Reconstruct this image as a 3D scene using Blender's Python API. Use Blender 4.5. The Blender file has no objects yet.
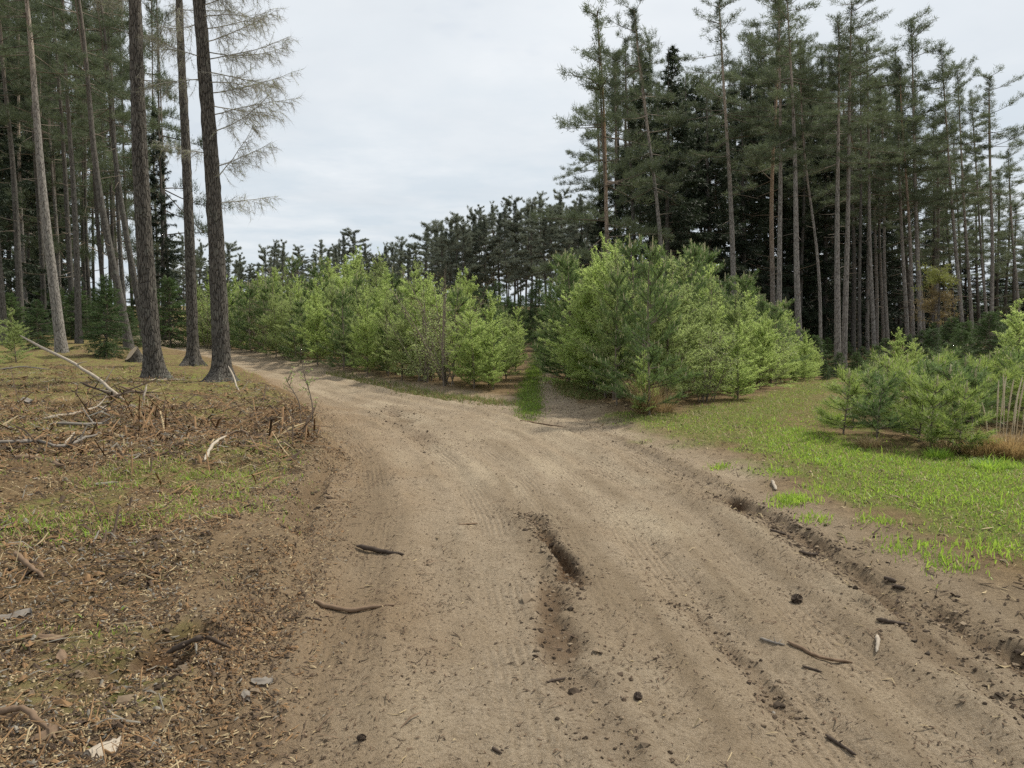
import bpy, math, random
import numpy as np
from mathutils import Vector, Matrix

random.seed(11)
rng = np.random.default_rng(11)
scene = bpy.context.scene
COL = scene.collection
R = math.radians

# ------------------------------------------------------------------ camera
F = 788.0
HC = 1.6
PITCH = math.atan(79.0 / F)
CP, SP = math.cos(PITCH), math.sin(PITCH)

def ray(px, py):
    a = (px - 512.0) / F
    b = (384.0 - py) / F
    return (a, CP + SP * b, -SP + CP * b)

def G(px, py, z=0.0):
    d = ray(px, py)
    t = (z - HC) / d[2]
    return (d[0] * t, d[1] * t)

def AT(px, py, Y):
    d = ray(px, py)
    t = Y / d[1]
    return (d[0] * t, Y, HC + d[2] * t)

cam_data = bpy.data.cameras.new('camera')
cam = bpy.data.objects.new('camera', cam_data)
COL.objects.link(cam)
cam_data.sensor_width = 36.0
cam_data.lens = 36.0 * F / 1024.0
cam_data.clip_start = 0.05
cam_data.clip_end = 3000.0
cam.location = (0, 0, HC)
cam.rotation_euler = (R(90) - PITCH, 0, 0)
scene.camera = cam

# ------------------------------------------------------------------ noise
_T = np.random.default_rng(5).random((256, 256))

def vnoise(x, y, s=0):
    x = np.asarray(x, float) + 17.3 * s
    y = np.asarray(y, float) + 31.7 * s
    xi = np.floor(x).astype(int); yi = np.floor(y).astype(int)
    fx = x - xi; fy = y - yi
    fx = fx * fx * fx * (fx * (fx * 6 - 15) + 10); fy = fy * fy * fy * (fy * (fy * 6 - 15) + 10)
    a = _T[xi & 255, yi & 255]; b = _T[(xi + 1) & 255, yi & 255]
    c = _T[xi & 255, (yi + 1) & 255]; d = _T[(xi + 1) & 255, (yi + 1) & 255]
    return (a * (1 - fx) + b * fx) * (1 - fy) + (c * (1 - fx) + d * fx) * fy

def fbm(x, y, s=0, o=4):
    v = 0; amp = 1; tot = 0
    for i in range(o):
        v = v + amp * (vnoise(x * 2 ** i, y * 2 ** i, s + i * 3) - .5); tot += amp; amp *= .5
    return v / tot * 2

def sm(a, b, x):
    t = np.clip((np.asarray(x, float) - a) / (b - a), 0, 1)
    return t * t * (3 - 2 * t)

def dist_line(x, y, pts, ret_t=False):
    best = np.full(np.shape(x), 1e9); bt = np.zeros(np.shape(x)); acc = 0
    for (x0, y0), (x1, y1) in zip(pts[:-1], pts[1:]):
        dx, dy = x1 - x0, y1 - y0; L2 = dx * dx + dy * dy + 1e-9; L = math.sqrt(L2)
        t = np.clip(((x - x0) * dx + (y - y0) * dy) / L2, 0, 1)
        d = np.hypot(x - x0 - t * dx, y - y0 - t * dy)
        m = d < best
        best = np.where(m, d, best); bt = np.where(m, acc + t * L, bt)
        acc += L
    return (best, bt, acc) if ret_t else best

def sd_poly(x, y, pts):
    d = dist_line(x, y, pts + [pts[0]])
    ins = np.zeros(np.shape(x), bool)
    for (x0, y0), (x1, y1) in zip(pts, pts[1:] + [pts[0]]):
        c = ((y0 > y) != (y1 > y)) & (x < (x1 - x0) * (y - y0) / ((y1 - y0) if abs(y1 - y0) > 1e-9 else 1e-9) + x0)
        ins ^= c
    return np.where(ins, -d, d)

# ------------------------------------------------------------------ layout polygons (world metres)
def W(*pp):
    return [G(*p) for p in pp]

ROAD = W((150, 1000), (205, 768), (238, 690), (262, 640), (298, 560), (322, 500), (334, 455), (322, 422), (285, 394), (244, 370),
         (205, 357), (165, 346), (120, 338), (90, 334), (90, 331), (130, 335), (175, 341), (215, 349), (250, 356), (300, 364), (350, 375), (400, 385),
         (450, 394), (500, 401), (520, 404), (583, 409), (600, 422), (640, 442), (690, 460), (730, 488), (790, 520), (850, 560),
         (900, 585), (960, 612), (1060, 655), (1300, 740), (1500, 1000)) + [(5, -7), (-2.5, -7)]
TRACK = W((519, 405), (526, 388), (530, 376), (533, 366), (535, 356), (540, 350), (546, 350), (545, 356), (547, 366), (556, 380), (566, 392), (586, 411))
TRACK_MID = W((531, 420), (530, 404), (529, 392), (531, 382), (535, 372), (538, 364), (541, 352))
GRASS_R = W((588, 412), (640, 414), (700, 410), (760, 400), (800, 380), (850, 372), (862, 405), (856, 440), (920, 452), (1024, 458), (2000, 460),
            (2200, 640), (1200, 620), (1024, 582), (960, 558), (880, 534), (800, 494), (760, 470), (700, 455), (640, 443))
VIVID = W((720, 450), (770, 432), (830, 420), (850, 440), (920, 456), (2000, 460), (2000, 560), (1024, 535), (900, 510), (800, 476))
RPATH = W((690, 452), (740, 440), (790, 428), (815, 410), (832, 398))
LITTER = W((-500, 380), (-200, 366), (0, 362), (60, 366), (150, 374), (235, 378), (290, 400), (326, 440), (290, 490), (235, 540), (175, 600), (205, 650), (225, 700), (190, 800), (-900, 900))

def px(*pp):
    return [G(*p) for p in pp]
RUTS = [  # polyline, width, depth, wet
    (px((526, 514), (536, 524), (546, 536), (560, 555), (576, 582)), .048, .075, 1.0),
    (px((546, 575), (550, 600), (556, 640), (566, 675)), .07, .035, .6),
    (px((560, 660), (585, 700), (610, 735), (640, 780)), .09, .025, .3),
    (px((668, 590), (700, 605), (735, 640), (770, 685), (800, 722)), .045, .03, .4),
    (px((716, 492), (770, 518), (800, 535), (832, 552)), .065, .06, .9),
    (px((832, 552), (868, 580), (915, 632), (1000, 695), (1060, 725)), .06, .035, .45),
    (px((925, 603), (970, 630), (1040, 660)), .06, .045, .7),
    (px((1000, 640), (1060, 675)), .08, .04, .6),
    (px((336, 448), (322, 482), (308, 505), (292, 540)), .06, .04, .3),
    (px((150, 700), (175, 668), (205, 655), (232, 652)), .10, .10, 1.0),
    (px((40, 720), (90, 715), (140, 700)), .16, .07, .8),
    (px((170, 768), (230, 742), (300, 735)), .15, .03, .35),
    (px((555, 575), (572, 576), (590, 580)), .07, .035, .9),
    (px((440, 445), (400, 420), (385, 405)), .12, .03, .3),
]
SWALES = [(px((425, 425), (455, 500), (470, 600), (470, 760)), .28, .022),
          (px((300, 500), (272, 560), (245, 612)), .22, .05),
          (px((560, 440), (650, 530), (760, 660), (850, 768)), .33, .03),
          (px((640, 460), (760, 560), (900, 680), (1000, 760)), .3, .03),
          (px((360, 460), (355, 540), (330, 660), (300, 768)), .25, .015),
          (px((420, 425), (330, 392), (250, 367)), .35, .03)]
CX_Y = np.array([-8, 2, 4, 6, 8, 10, 12, 14, 17, 20, 25, 35, 60])
CX_X = np.array([1.0, .6, .4, .2, -.2, -.9, -2.0, -3.2, -5.0, -7, -10.5, -18, -36])

TRACKS = [(-1.25, .13, .018), (-.42, .14, .026), (.10, .12, .014), (.62, .14, .022), (1.15, .15, .024), (1.75, .15, .03), (-2.0, .15, .02)]

def surf(x, y):
    """height and masks at world points"""
    x = np.asarray(x, float); y = np.asarray(y, float)
    r = np.hypot(x, y)
    warp = .16 * fbm(x / .9, y / .9, 3, 3) + .05 * fbm(x / .2, y / .2, 8, 2)
    sr = sd_poly(x, y, ROAD) + warp
    st = sd_poly(x, y, TRACK) + warp * .6
    cx = np.interp(y, CX_Y, CX_X)
    left = sm(.5, -.5, x - cx)
    bank = left * (.12 * sm(-.05, .22, sr) + .16 * sm(.2, 4.0, sr))
    verge = (1 - left) * .05 * sm(0, .5, sr)
    z = bank + verge
    z = z - .75 * sm(13, 28, y) * sm(1.5, 9, x)
    z = z + .12 * fbm(x / 7, y / 7, 1, 3) * sm(7, 24, r) + .05 * fbm(x / 1.7, y / 1.7, 2, 3) * sm(2, 6, r)
    road = sm(.06, -.06, sr)
    rough = left * (1 - road)
    z = z + rough * (.075 * fbm(x / .7, y / .7, 4, 4) + .04 * np.abs(fbm(x / .22, y / .22, 5, 3)))
    u = x - cx
    streak = fbm(u * 4.2, y * .35, 6, 3)
    fine = fbm(x / .11, y / .11, 7, 3)
    z = z + road * (.016 * streak + .012 * fine + .007 * fbm(x / .045, y / .045, 14, 2) * sm(9, 5, r) + .020 * fbm(x / .45, y / .45, 9, 3)) + (1 - road) * .012 * fine
    for kk, (off, wd, dp) in enumerate(TRACKS):
        uu = u - off - .12 * fbm(y / 2.3, y * 0 + kk, 15, 2)
        mo = sm(-.5, .1, fbm(y / 1.9, y * 0 + 3.3 * kk, 16, 2))
        z = z - road * dp * mo * np.exp(-(uu / wd) ** 4) + road * dp * .55 * mo * np.exp(-((np.abs(uu) - 1.5 * wd) / (.45 * wd)) ** 2) * (.3 + 1.4 * vnoise(x / .09, y / .09, kk))
    wet = np.zeros_like(x)  # mask for a darker ground tone along the rut lines and bank edge
    for i, (pl, w, dep, dk) in enumerate(RUTS):
        jx = x + .045 * fbm(x / .18, y / .18, 20 + i, 3); jy = y + .045 * fbm(x / .18, y / .18, 40 + i, 3)
        d, t, L = dist_line(jx, jy, pl, True)
        e = sm(0, .18 * L, t) * sm(L, .75 * L, t)
        mod = (.30 + .95 * vnoise(t * 3.1, t * 0, i)) * (.15 + .85 * e)
        ww = w * (.6 + .7 * vnoise(t * 4.7, t * 0 + 5, i))
        g = np.exp(-(d / ww) ** 4)
        rim = np.exp(-((d - 1.9 * ww) / (.6 * ww)) ** 2)
        z = z - dep * mod * g + .28 * dep * mod * rim * (.4 + 1.2 * vnoise(x / .07, y / .07, i))
        wet = np.maximum(wet, dk * mod * np.exp(-(d / (ww * 1.25)) ** 4) * 1.2)
    for pl, w, dep in SWALES:
        d = dist_line(x, y, pl)
        z = z - dep * np.exp(-(d / w) ** 2)
    return z, sr, st, left, road, np.clip(wet, 0, 1), streak, r

def H(x, y):
    return float(surf(np.array([x]), np.array([y]))[0][0])

def HV(x, y):
    return surf(x, y)[0]

def GH(px_, py_):
    z = 0.0
    for _ in range(7):
        p = G(px_, py_, z)
        z = .35 * z + .65 * H(*p)
    p = G(px_, py_, z)
    return (p[0], p[1], H(*p))

# ------------------------------------------------------------------ node helpers
def sock(nt, node, k, v):
    s = node.inputs[k]
    if isinstance(v, bpy.types.NodeSocket):
        nt.links.new(v, s)
    else:
        if isinstance(v, tuple) and len(v) == 3 and s.type == 'RGBA':
            v = v + (1.0,)
        s.default_value = v

class NT:
    def __init__(self, nt):
        self.nt = nt
    def n(self, t, ins=None, **props):
        nd = self.nt.nodes.new(t)
        for k, v in props.items():
            setattr(nd, k, v)
        for k, v in (ins or {}).items():
            sock(self.nt, nd, k, v)
        return nd
    def noise(self, scale, vec, detail=4, rough=.55, dist=0):
        return self.n('ShaderNodeTexNoise', {'Scale': scale, 'Vector': vec, 'Detail': detail, 'Roughness': rough, 'Distortion': dist}).outputs['Fac']
    def mix(self, f, a, b, mode='MIX'):
        nd = self.n('ShaderNodeMix', data_type='RGBA', blend_type=mode)
        sock(self.nt, nd, 0, f); sock(self.nt, nd, 6, a); sock(self.nt, nd, 7, b)
        return nd.outputs[2]
    def math(self, op, a, b=0.0, c=0.0):
        nd = self.n('ShaderNodeMath', {0: a, 1: b, 2: c}, operation=op)
        return nd.outputs[0]
    def rng(self, v, a, b, c=0.0, d=1.0):
        return self.n('ShaderNodeMapRange', {'Value': v, 'From Min': a, 'From Max': b, 'To Min': c, 'To Max': d}).outputs[0]
    def attr(self, name):
        return self.n('ShaderNodeAttribute', attribute_name=name).outputs['Fac']
    def coord(self, which='Object'):
        return self.n('ShaderNodeTexCoord').outputs[which]
    def mapping(self, vec, scale):
        return self.n('ShaderNodeMapping', {'Vector': vec, 'Scale': scale}).outputs[0]

def new_mat(name):
    m = bpy.data.materials.new(name)
    m.use_nodes = True
    nt = m.node_tree
    nt.nodes.clear()
    return m, NT(nt), nt.nodes.new('ShaderNodeOutputMaterial')

def finish(N, out, shader):
    N.nt.links.new(shader, out.inputs['Surface'])

def leaf_mat(name, c1, c2, trans=.35, tcol=None, scale=3.0, rough=.6):
    m, N, out = new_mat(name)
    pos = N.n('ShaderNodeNewGeometry').outputs['Position']
    rnd = N.n('ShaderNodeObjectInfo').outputs['Random']
    isl = N.n('ShaderNodeNewGeometry').outputs['Random Per Island']
    f = N.math('ADD', N.math('MULTIPLY', N.noise(scale, pos, 3), .8), N.math('MULTIPLY', rnd, .45))
    f = N.math('ADD', f, N.math('MULTIPLY', isl, .35))
    f = N.rng(f, .35, 1.15)
    c = N.mix(f, c1, c2)
    bs = N.n('ShaderNodeBsdfPrincipled', {'Base Color': c, 'Roughness': rough, 'Specular IOR Level': .3})
    tr = N.n('ShaderNodeBsdfTranslucent', {'Color': N.mix(.5, c, tcol or c2)})
    mx = N.n('ShaderNodeMixShader', {0: trans, 1: bs.outputs[0], 2: tr.outputs[0]})
    finish(N, out, mx.outputs[0])
    return m

def plain_mat(name, c1, c2, scale=12, rough=.85, stretch=(1, 1, 1), bump=.4, dist=.01):
    m, N, out = new_mat(name)
    v = N.mapping(N.coord('Object'), stretch)
    a = N.noise(scale, v, 6, .6)
    rnd = N.n('ShaderNodeObjectInfo').outputs['Random']
    isl = N.n('ShaderNodeNewGeometry').outputs['Random Per Island']
    f = N.rng(N.math('ADD', a, N.math('MULTIPLY', isl, .5)), .35, 1.1)
    c = N.mix(f, c1, c2)
    c = N.mix(N.math('MULTIPLY', rnd, .35), c, c1)
    b = N.n('ShaderNodeBump', {'Strength': bump, 'Distance': dist, 'Height': a})
    bs = N.n('ShaderNodeBsdfPrincipled', {'Base Color': c, 'Roughness': rough, 'Specular IOR Level': .2, 'Normal': b.outputs[0]})
    finish(N, out, bs.outputs[0])
    return m

def bark_mat(name, lo1, lo2, hi, z0, z1, fur=1.0, stretch=.25):
    m, N, out = new_mat(name)
    co = N.coord('Object')
    v = N.mapping(co, (1, 1, stretch))
    rnd = N.n('ShaderNodeObjectInfo').outputs['Random']
    a = N.noise(26, v, 6, .65, .5)
    vo = N.n('ShaderNodeTexVoronoi', {'Vector': N.mapping(co, (1, 1, stretch * .8)), 'Scale': 30.0, 'Randomness': 1.0}, feature='DISTANCE_TO_EDGE').outputs['Distance']
    crack = N.rng(vo, 0.0, .12)
    z = N.n('ShaderNodeSeparateXYZ', {0: co}).outputs['Z']
    big = N.noise(1.3, co, 3)
    c = N.mix(N.rng(a, .3, .7), lo1, lo2)
    up = N.rng(N.math('ADD', z, N.math('MULTIPLY', N.math('ADD', big, rnd), 2.5)), z0, z1)
    c = N.mix(up, c, N.mix(N.rng(a, .3, .7), hi, tuple(x * 1.35 for x in hi)))
    c = N.mix(N.rng(N.noise(5, co, 4), .55, .75, 0, .45), c, (.20, .21, .17))
    dark = N.mix(.75, c, (.015, .012, .010))
    c = N.mix(N.math('MULTIPLY', N.math('SUBTRACT', 1.0, crack), N.math('SUBTRACT', 1.0, N.math('MULTIPLY', up, .6))), c, dark)
    hgt = N.math('ADD', N.math('MULTIPLY', crack, 1.0), N.math('MULTIPLY', a, .8))
    b = N.n('ShaderNodeBump', {'Strength': .9 * fur, 'Distance': .02, 'Height': hgt})
    bs = N.n('ShaderNodeBsdfPrincipled', {'Base Color': c, 'Roughness': .9, 'Specular IOR Level': .15, 'Normal': b.outputs[0]})
    finish(N, out, bs.outputs[0])
    return m

M = {}
M['larch_bark'] = bark_mat('larch_bark', (.058, .053, .047), (.165, .15, .13), (.16, .145, .12), 8, 14)
M['pine_bark'] = bark_mat('pine_bark', (.15, .138, .125), (.36, .335, .305), (.36, .29, .23), 8.5, 13, .6)
M['warm_bark'] = bark_mat('warm_bark', (.14, .122, .108), (.33, .295, .26), (.36, .25, .165), 6.5, 11, .6)
M['dark_bark'] = bark_mat('dark_bark', (.06, .055, .05), (.16, .15, .135), (.14, .12, .10), 8, 14, .5)
M['twig'] = plain_mat('twig', (.09, .072, .058), (.24, .20, .155), 20)
M['bare_twig'] = plain_mat('bare_twig', (.22, .21, .18), (.40, .38, .32), 20)
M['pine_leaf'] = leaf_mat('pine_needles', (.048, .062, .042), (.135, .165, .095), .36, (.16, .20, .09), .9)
M['pine_far'] = leaf_mat('hazed_far_needles', (.095, .112, .088), (.20, .225, .165), .35, None, .5)  # distance haze painted in: needle colour lightened and greyed
M['spruce_leaf'] = leaf_mat('spruce_needles', (.018, .029, .019), (.048, .068, .036), .22, None, .9)
M['bush_spruce'] = leaf_mat('spruce_bush_needles', (.035, .066, .026), (.095, .15, .045), .3, None, 2.0)
M['larch_leaf'] = leaf_mat('larch_needles', (.30, .40, .12), (.50, .59, .22), .58, (.60, .74, .24), 1.6)
M['larch_mid'] = leaf_mat('larch_needles_dull', (.23, .30, .11), (.40, .47, .19), .55, (.48, .58, .21), 1.6)
M['sap_pine'] = leaf_mat('young_pine_needles', (.075, .13, .05), (.18, .26, .09), .36, (.25, .36, .1), 2.5)
M['sap_pine_bright'] = leaf_mat('young_pine_needles_light', (.18, .26, .075), (.37, .46, .14), .4, (.45, .56, .12), 2.5)
M['candle'] = plain_mat('pine_candle', (.36, .32, .19), (.58, .52, .34), 30)
M['birch_leaf'] = leaf_mat('birch_leaves', (.24, .31, .10), (.44, .51, .24), .45, (.48, .56, .18), 2.5, .45)
M['rust_leaf'] = leaf_mat('withered_leaves', (.12, .09, .045), (.23, .18, .08), .35, None, 2.0)
M['yellow_leaf'] = leaf_mat('yellowed_needles', (.13, .15, .04), (.24, .26, .07), .35, None, 2.0)
M['grass'] = leaf_mat('fresh_grass', (.15, .28, .035), (.31, .44, .075), .5, (.42, .58, .07), 1.2, .45)
M['dull_grass'] = leaf_mat('dull_grass', (.12, .165, .045), (.25, .27, .09), .35, None, 1.2)
M['straw'] = leaf_mat('straw', (.24, .17, .085), (.46, .35, .19), .3, None, 3)
M['rust_straw'] = leaf_mat('rusty_straw', (.29, .19, .08), (.48, .35, .17), .3, None, 3)
M['stalk'] = plain_mat('dry_stalk', (.42, .34, .22), (.62, .54, .40), 30)
M['wood_pale'] = plain_mat('weathered_wood', (.24, .20, .155), (.46, .40, .32), 18, .85, (1, 1, 1), .5)
M['wood_grey'] = plain_mat('grey_wood', (.12, .105, .09), (.27, .24, .205), 18)
M['wood_dark'] = plain_mat('dark_wood', (.035, .025, .02), (.10, .075, .055), 18)
M['wood_brown'] = plain_mat('brown_wood', (.10, .065, .042), (.23, .16, .105), 18)
M['wood_white'] = plain_mat('whitish_wood', (.36, .34, .30), (.60, .57, .52), 14)
M['wood_cut'] = plain_mat('cut_wood', (.34, .26, .17), (.52, .42, .30), 9)
M['chip_red'] = plain_mat('bark_bits_red', (.12, .070, .035), (.30, .185, .092), 9)
M['chip_tan'] = plain_mat('wood_bits_tan', (.24, .18, .10), (.48, .385, .235), 9)
M['chip_dark'] = plain_mat('bark_bits_dark', (.04, .028, .019), (.125, .086, .058), 9)
M['chip_grey'] = plain_mat('wood_bits_grey', (.12, .108, .088), (.28, .255, .21), 9)
M['soil'] = plain_mat('soil_crumb', (.10, .07, .045), (.30, .235, .16), 30)
M['soil_dark'] = plain_mat('dark_soil_crumb', (.025, .018, .012), (.095, .065, .042), 30)
M['stone'] = plain_mat('pebble', (.18, .16, .135), (.36, .33, .29), 20)

# ground material ------------------------------------------------
def ground_material():
    m, N, out = new_mat('forest_soil')
    p = N.n('ShaderNodeNewGeometry').outputs['Position']
    road, grass, moss, wet, lit, brown, pale = (N.attr(k) for k in ('m_road', 'm_grass', 'm_moss', 'm_rut_dark', 'm_litter', 'm_brown', 'm_pale'))
    n1 = N.noise(1.1, p, 4); n2 = N.noise(9, p, 6, .65); n3 = N.noise(60, p, 6, .7); n4 = N.noise(240, p, 3, .7)
    dirt = N.mix(N.rng(n2, .3, .7), (.282, .218, .148), (.385, .308, .218))
    dirt = N.mix(N.rng(n1, .35, .65, 0, .5), dirt, (.40, .322, .232))
    dirt = N.mix(N.math('MULTIPLY', pale, .7), dirt, (.46, .38, .27))
    dirt = N.mix(N.math('MULTIPLY', brown, .8), dirt, (.27, .183, .105))
    n5 = N.noise(38, N.mapping(p, (1, 1.6, 1)), 5, .7)
    dirt = N.mix(N.rng(n3, .48, .66, 0, .65), dirt, (.175, .128, .075))
    dirt = N.mix(N.rng(n5, .54, .66, 0, .75), dirt, (.12, .085, .055))
    dirt = N.mix(N.rng(n4, .54, .68, 0, .55), dirt, (.50, .43, .34))
    dirt = N.mix(N.rng(n4, .44, .30, 0, .8), dirt, (.10, .07, .045))
    tread = N.math('SINE', N.math('ADD', N.math('MULTIPLY', N.attr('m_u'), 150.0), N.math('MULTIPLY', n2, 5.0)))
    tmask = N.math('MULTIPLY', N.attr('m_tread'), N.rng(n1, .4, .6))
    dirt = N.mix(N.math('MULTIPLY', tmask, N.rng(tread, .2, 1.0, 0, .28)), dirt, (.16, .115, .07))
    dirt = N.mix(N.math('MULTIPLY', N.attr('m_band'), .6), dirt, (.20, .150, .096))
    floor = N.mix(N.rng(n2, .35, .65), (.135, .092, .048), (.285, .20, .108))
    floor = N.mix(N.rng(n3, .45, .65, 0, .8), floor, (.088, .058, .032))
    floor = N.mix(N.rng(n4, .55, .75, 0, .6), floor, (.30, .225, .14))
    c = N.mix(road, floor, dirt)
    mossc = N.mix(N.rng(n3, .35, .65), (.10, .105, .030), (.25, .25, .072))
    c = N.mix(N.math('MULTIPLY', moss, N.rng(n2, .38, .62)), c, mossc)
    gr = N.mix(N.rng(n3, .35, .65), (.085, .115, .025), (.19, .22, .05))
    c = N.mix(N.math('MULTIPLY', grass, .85), c, gr)
    rut_dark_col = N.mix(N.rng(n3, .35, .65), (.070, .040, .021), (.155, .095, .052))  # darker brown blended in by the rut mask
    c = N.mix(N.math('MULTIPLY', wet, N.rng(n2, .2, .5, .55, 1.0)), c, rut_dark_col)
    h = N.math('ADD', N.math('MULTIPLY', n3, .6), N.math('MULTIPLY', n4, .25))
    h = N.math('ADD', h, N.math('MULTIPLY', n2, .6))
    h = N.math('ADD', h, N.math('MULTIPLY', tread, N.math('MULTIPLY', tmask, .12)))
    b = N.n('ShaderNodeBump', {'Strength': .9, 'Distance': .04, 'Height': h})
    bs = N.n('ShaderNodeBsdfPrincipled', {'Base Color': c, 'Roughness': .95, 'Specular IOR Level': .1, 'Normal': b.outputs[0]})
    finish(N, out, bs.outputs[0])
    return m
M['ground'] = ground_material()

# ------------------------------------------------------------------ mesh building
class MB:
    def __init__(self):
        self.v = []; self.f = []; self.n = 0
    def add(self, v, f, mat=0):
        v = np.asarray(v, np.float32).reshape(-1, 3); f = np.asarray(f, np.int32)
        self.v.append(v); self.f.append((f + self.n, mat)); self.n += len(v)
    def tube(self, pts, rad, seg=6, mat=0, cap=True):
        pts = np.asarray(pts, float); k = len(pts)
        rad = np.broadcast_to(np.asarray(rad, float), (k,))
        T = np.gradient(pts, axis=0); T /= np.linalg.norm(T, axis=1, keepdims=True) + 1e-9
        ref = np.array([1.0, 0, 0]) if abs(T[:, 0]).mean() < .8 else np.array([0, 1.0, 0])
        U = np.cross(T, ref); U /= np.linalg.norm(U, axis=1, keepdims=True) + 1e-9
        V = np.cross(T, U)
        a = np.arange(seg) * 2 * math.pi / seg
        ring = pts[:, None, :] + rad[:, None, None] * (np.cos(a)[None, :, None] * U[:, None, :] + np.sin(a)[None, :, None] * V[:, None, :])
        i = np.arange(k - 1)[:, None] * seg; j = np.arange(seg)[None, :]; j2 = (j + 1) % seg
        q = np.stack([i + j, i + j2, i + seg + j2, i + seg + j], -1).reshape(-1, 4)
        self.add(ring.reshape(-1, 3), q, mat)
        if cap:
            for e, o in ((0, 1), (k - 1, -1)):
                c = ring[e]; m_ = np.vstack([c, c.mean(0)])
                t = np.stack([np.arange(seg), np.full(seg, seg), (np.arange(seg) + 1) % seg], -1)
                self.add(m_, t, mat)
    def needles(self, P, D, L, Wd, mat=0):
        n = len(P)
        if n == 0: return
        D = D / (np.linalg.norm(D, axis=1, keepdims=True) + 1e-9)
        q = np.cross(D, rng.normal(size=(n, 3))); q /= np.linalg.norm(q, axis=1, keepdims=True) + 1e-9
        L = np.broadcast_to(np.asarray(L, float), (n,))[:, None]; Wd = np.broadcast_to(np.asarray(Wd, float), (n,))[:, None]
        v = np.stack([P - q * Wd / 2, P + q * Wd / 2, P + D * L], 1).reshape(-1, 3)
        self.add(v, np.arange(3 * n).reshape(-1, 3), mat)
    def leaves(self, P, D, L, Wd, mat=0):
        n = len(P)
        if n == 0: return
        D = D / (np.linalg.norm(D, axis=1, keepdims=True) + 1e-9)
        q = np.cross(D, rng.normal(size=(n, 3))); q /= np.linalg.norm(q, axis=1, keepdims=True) + 1e-9
        up = np.cross(q, D)
        L = np.broadcast_to(np.asarray(L, float), (n,))[:, None]; Wd = np.broadcast_to(np.asarray(Wd, float), (n,))[:, None]
        mid = P + D * L * .5
        v = np.stack([P, mid + q * Wd / 2 + up * L * .08, P + D * L, mid - q * Wd / 2 + up * L * .08], 1).reshape(-1, 3)
        self.add(v, np.arange(4 * n).reshape(-1, 4), mat)
    def mesh(self, name, mats, smooth=True):
        me = bpy.data.meshes.new(name)
        V = np.concatenate(self.v) if self.v else np.zeros((0, 3), np.float32)
        me.vertices.add(len(V)); me.vertices.foreach_set('co', V.ravel())
        ls = []; tot = []; mi = []
        for f, m in self.f:
            ls.append(f.ravel()); tot.append(np.full(len(f), f.shape[1], np.int32)); mi.append(np.full(len(f), m, np.int32))
        ls = np.concatenate(ls); tot = np.concatenate(tot); mi = np.concatenate(mi)
        me.loops.add(len(ls)); me.loops.foreach_set('vertex_index', ls)
        me.polygons.add(len(tot))
        st = np.concatenate([[0], np.cumsum(tot)[:-1]]).astype(np.int32)
        me.polygons.foreach_set('loop_start', st); me.polygons.foreach_set('loop_total', tot)
        me.polygons.foreach_set('material_index', mi)
        me.polygons.foreach_set('use_smooth', np.full(len(tot), smooth, bool))
        for m in mats: me.materials.append(m)
        me.update(calc_edges=True)
        return me

def link(name, me, parent=None, loc=None):
    o = bpy.data.objects.new(name, me); COL.objects.link(o)
    if parent: o.parent = parent
    if loc is not None: o.location = loc
    return o

ALL_LABELS = {}
def tag(o, label, cat=None, group=None, kind=None):
    o['label'] = label
    if cat: o['category'] = cat
    if group: o['group'] = group
    if kind: o['kind'] = kind
    n = len(label.replace(',', ' ').split())
    if not 4 <= n <= 16: print('LABEL LENGTH', n, label)
    if label in ALL_LABELS and not group: print('DUP', label)
    ALL_LABELS[label] = o
    return o

def thing(name, label, cat, loc, group=None):
    o = bpy.data.objects.new(name, None); COL.objects.link(o)
    o.empty_display_size = .2
    o.location = loc
    return tag(o, label, cat, group)

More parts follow.
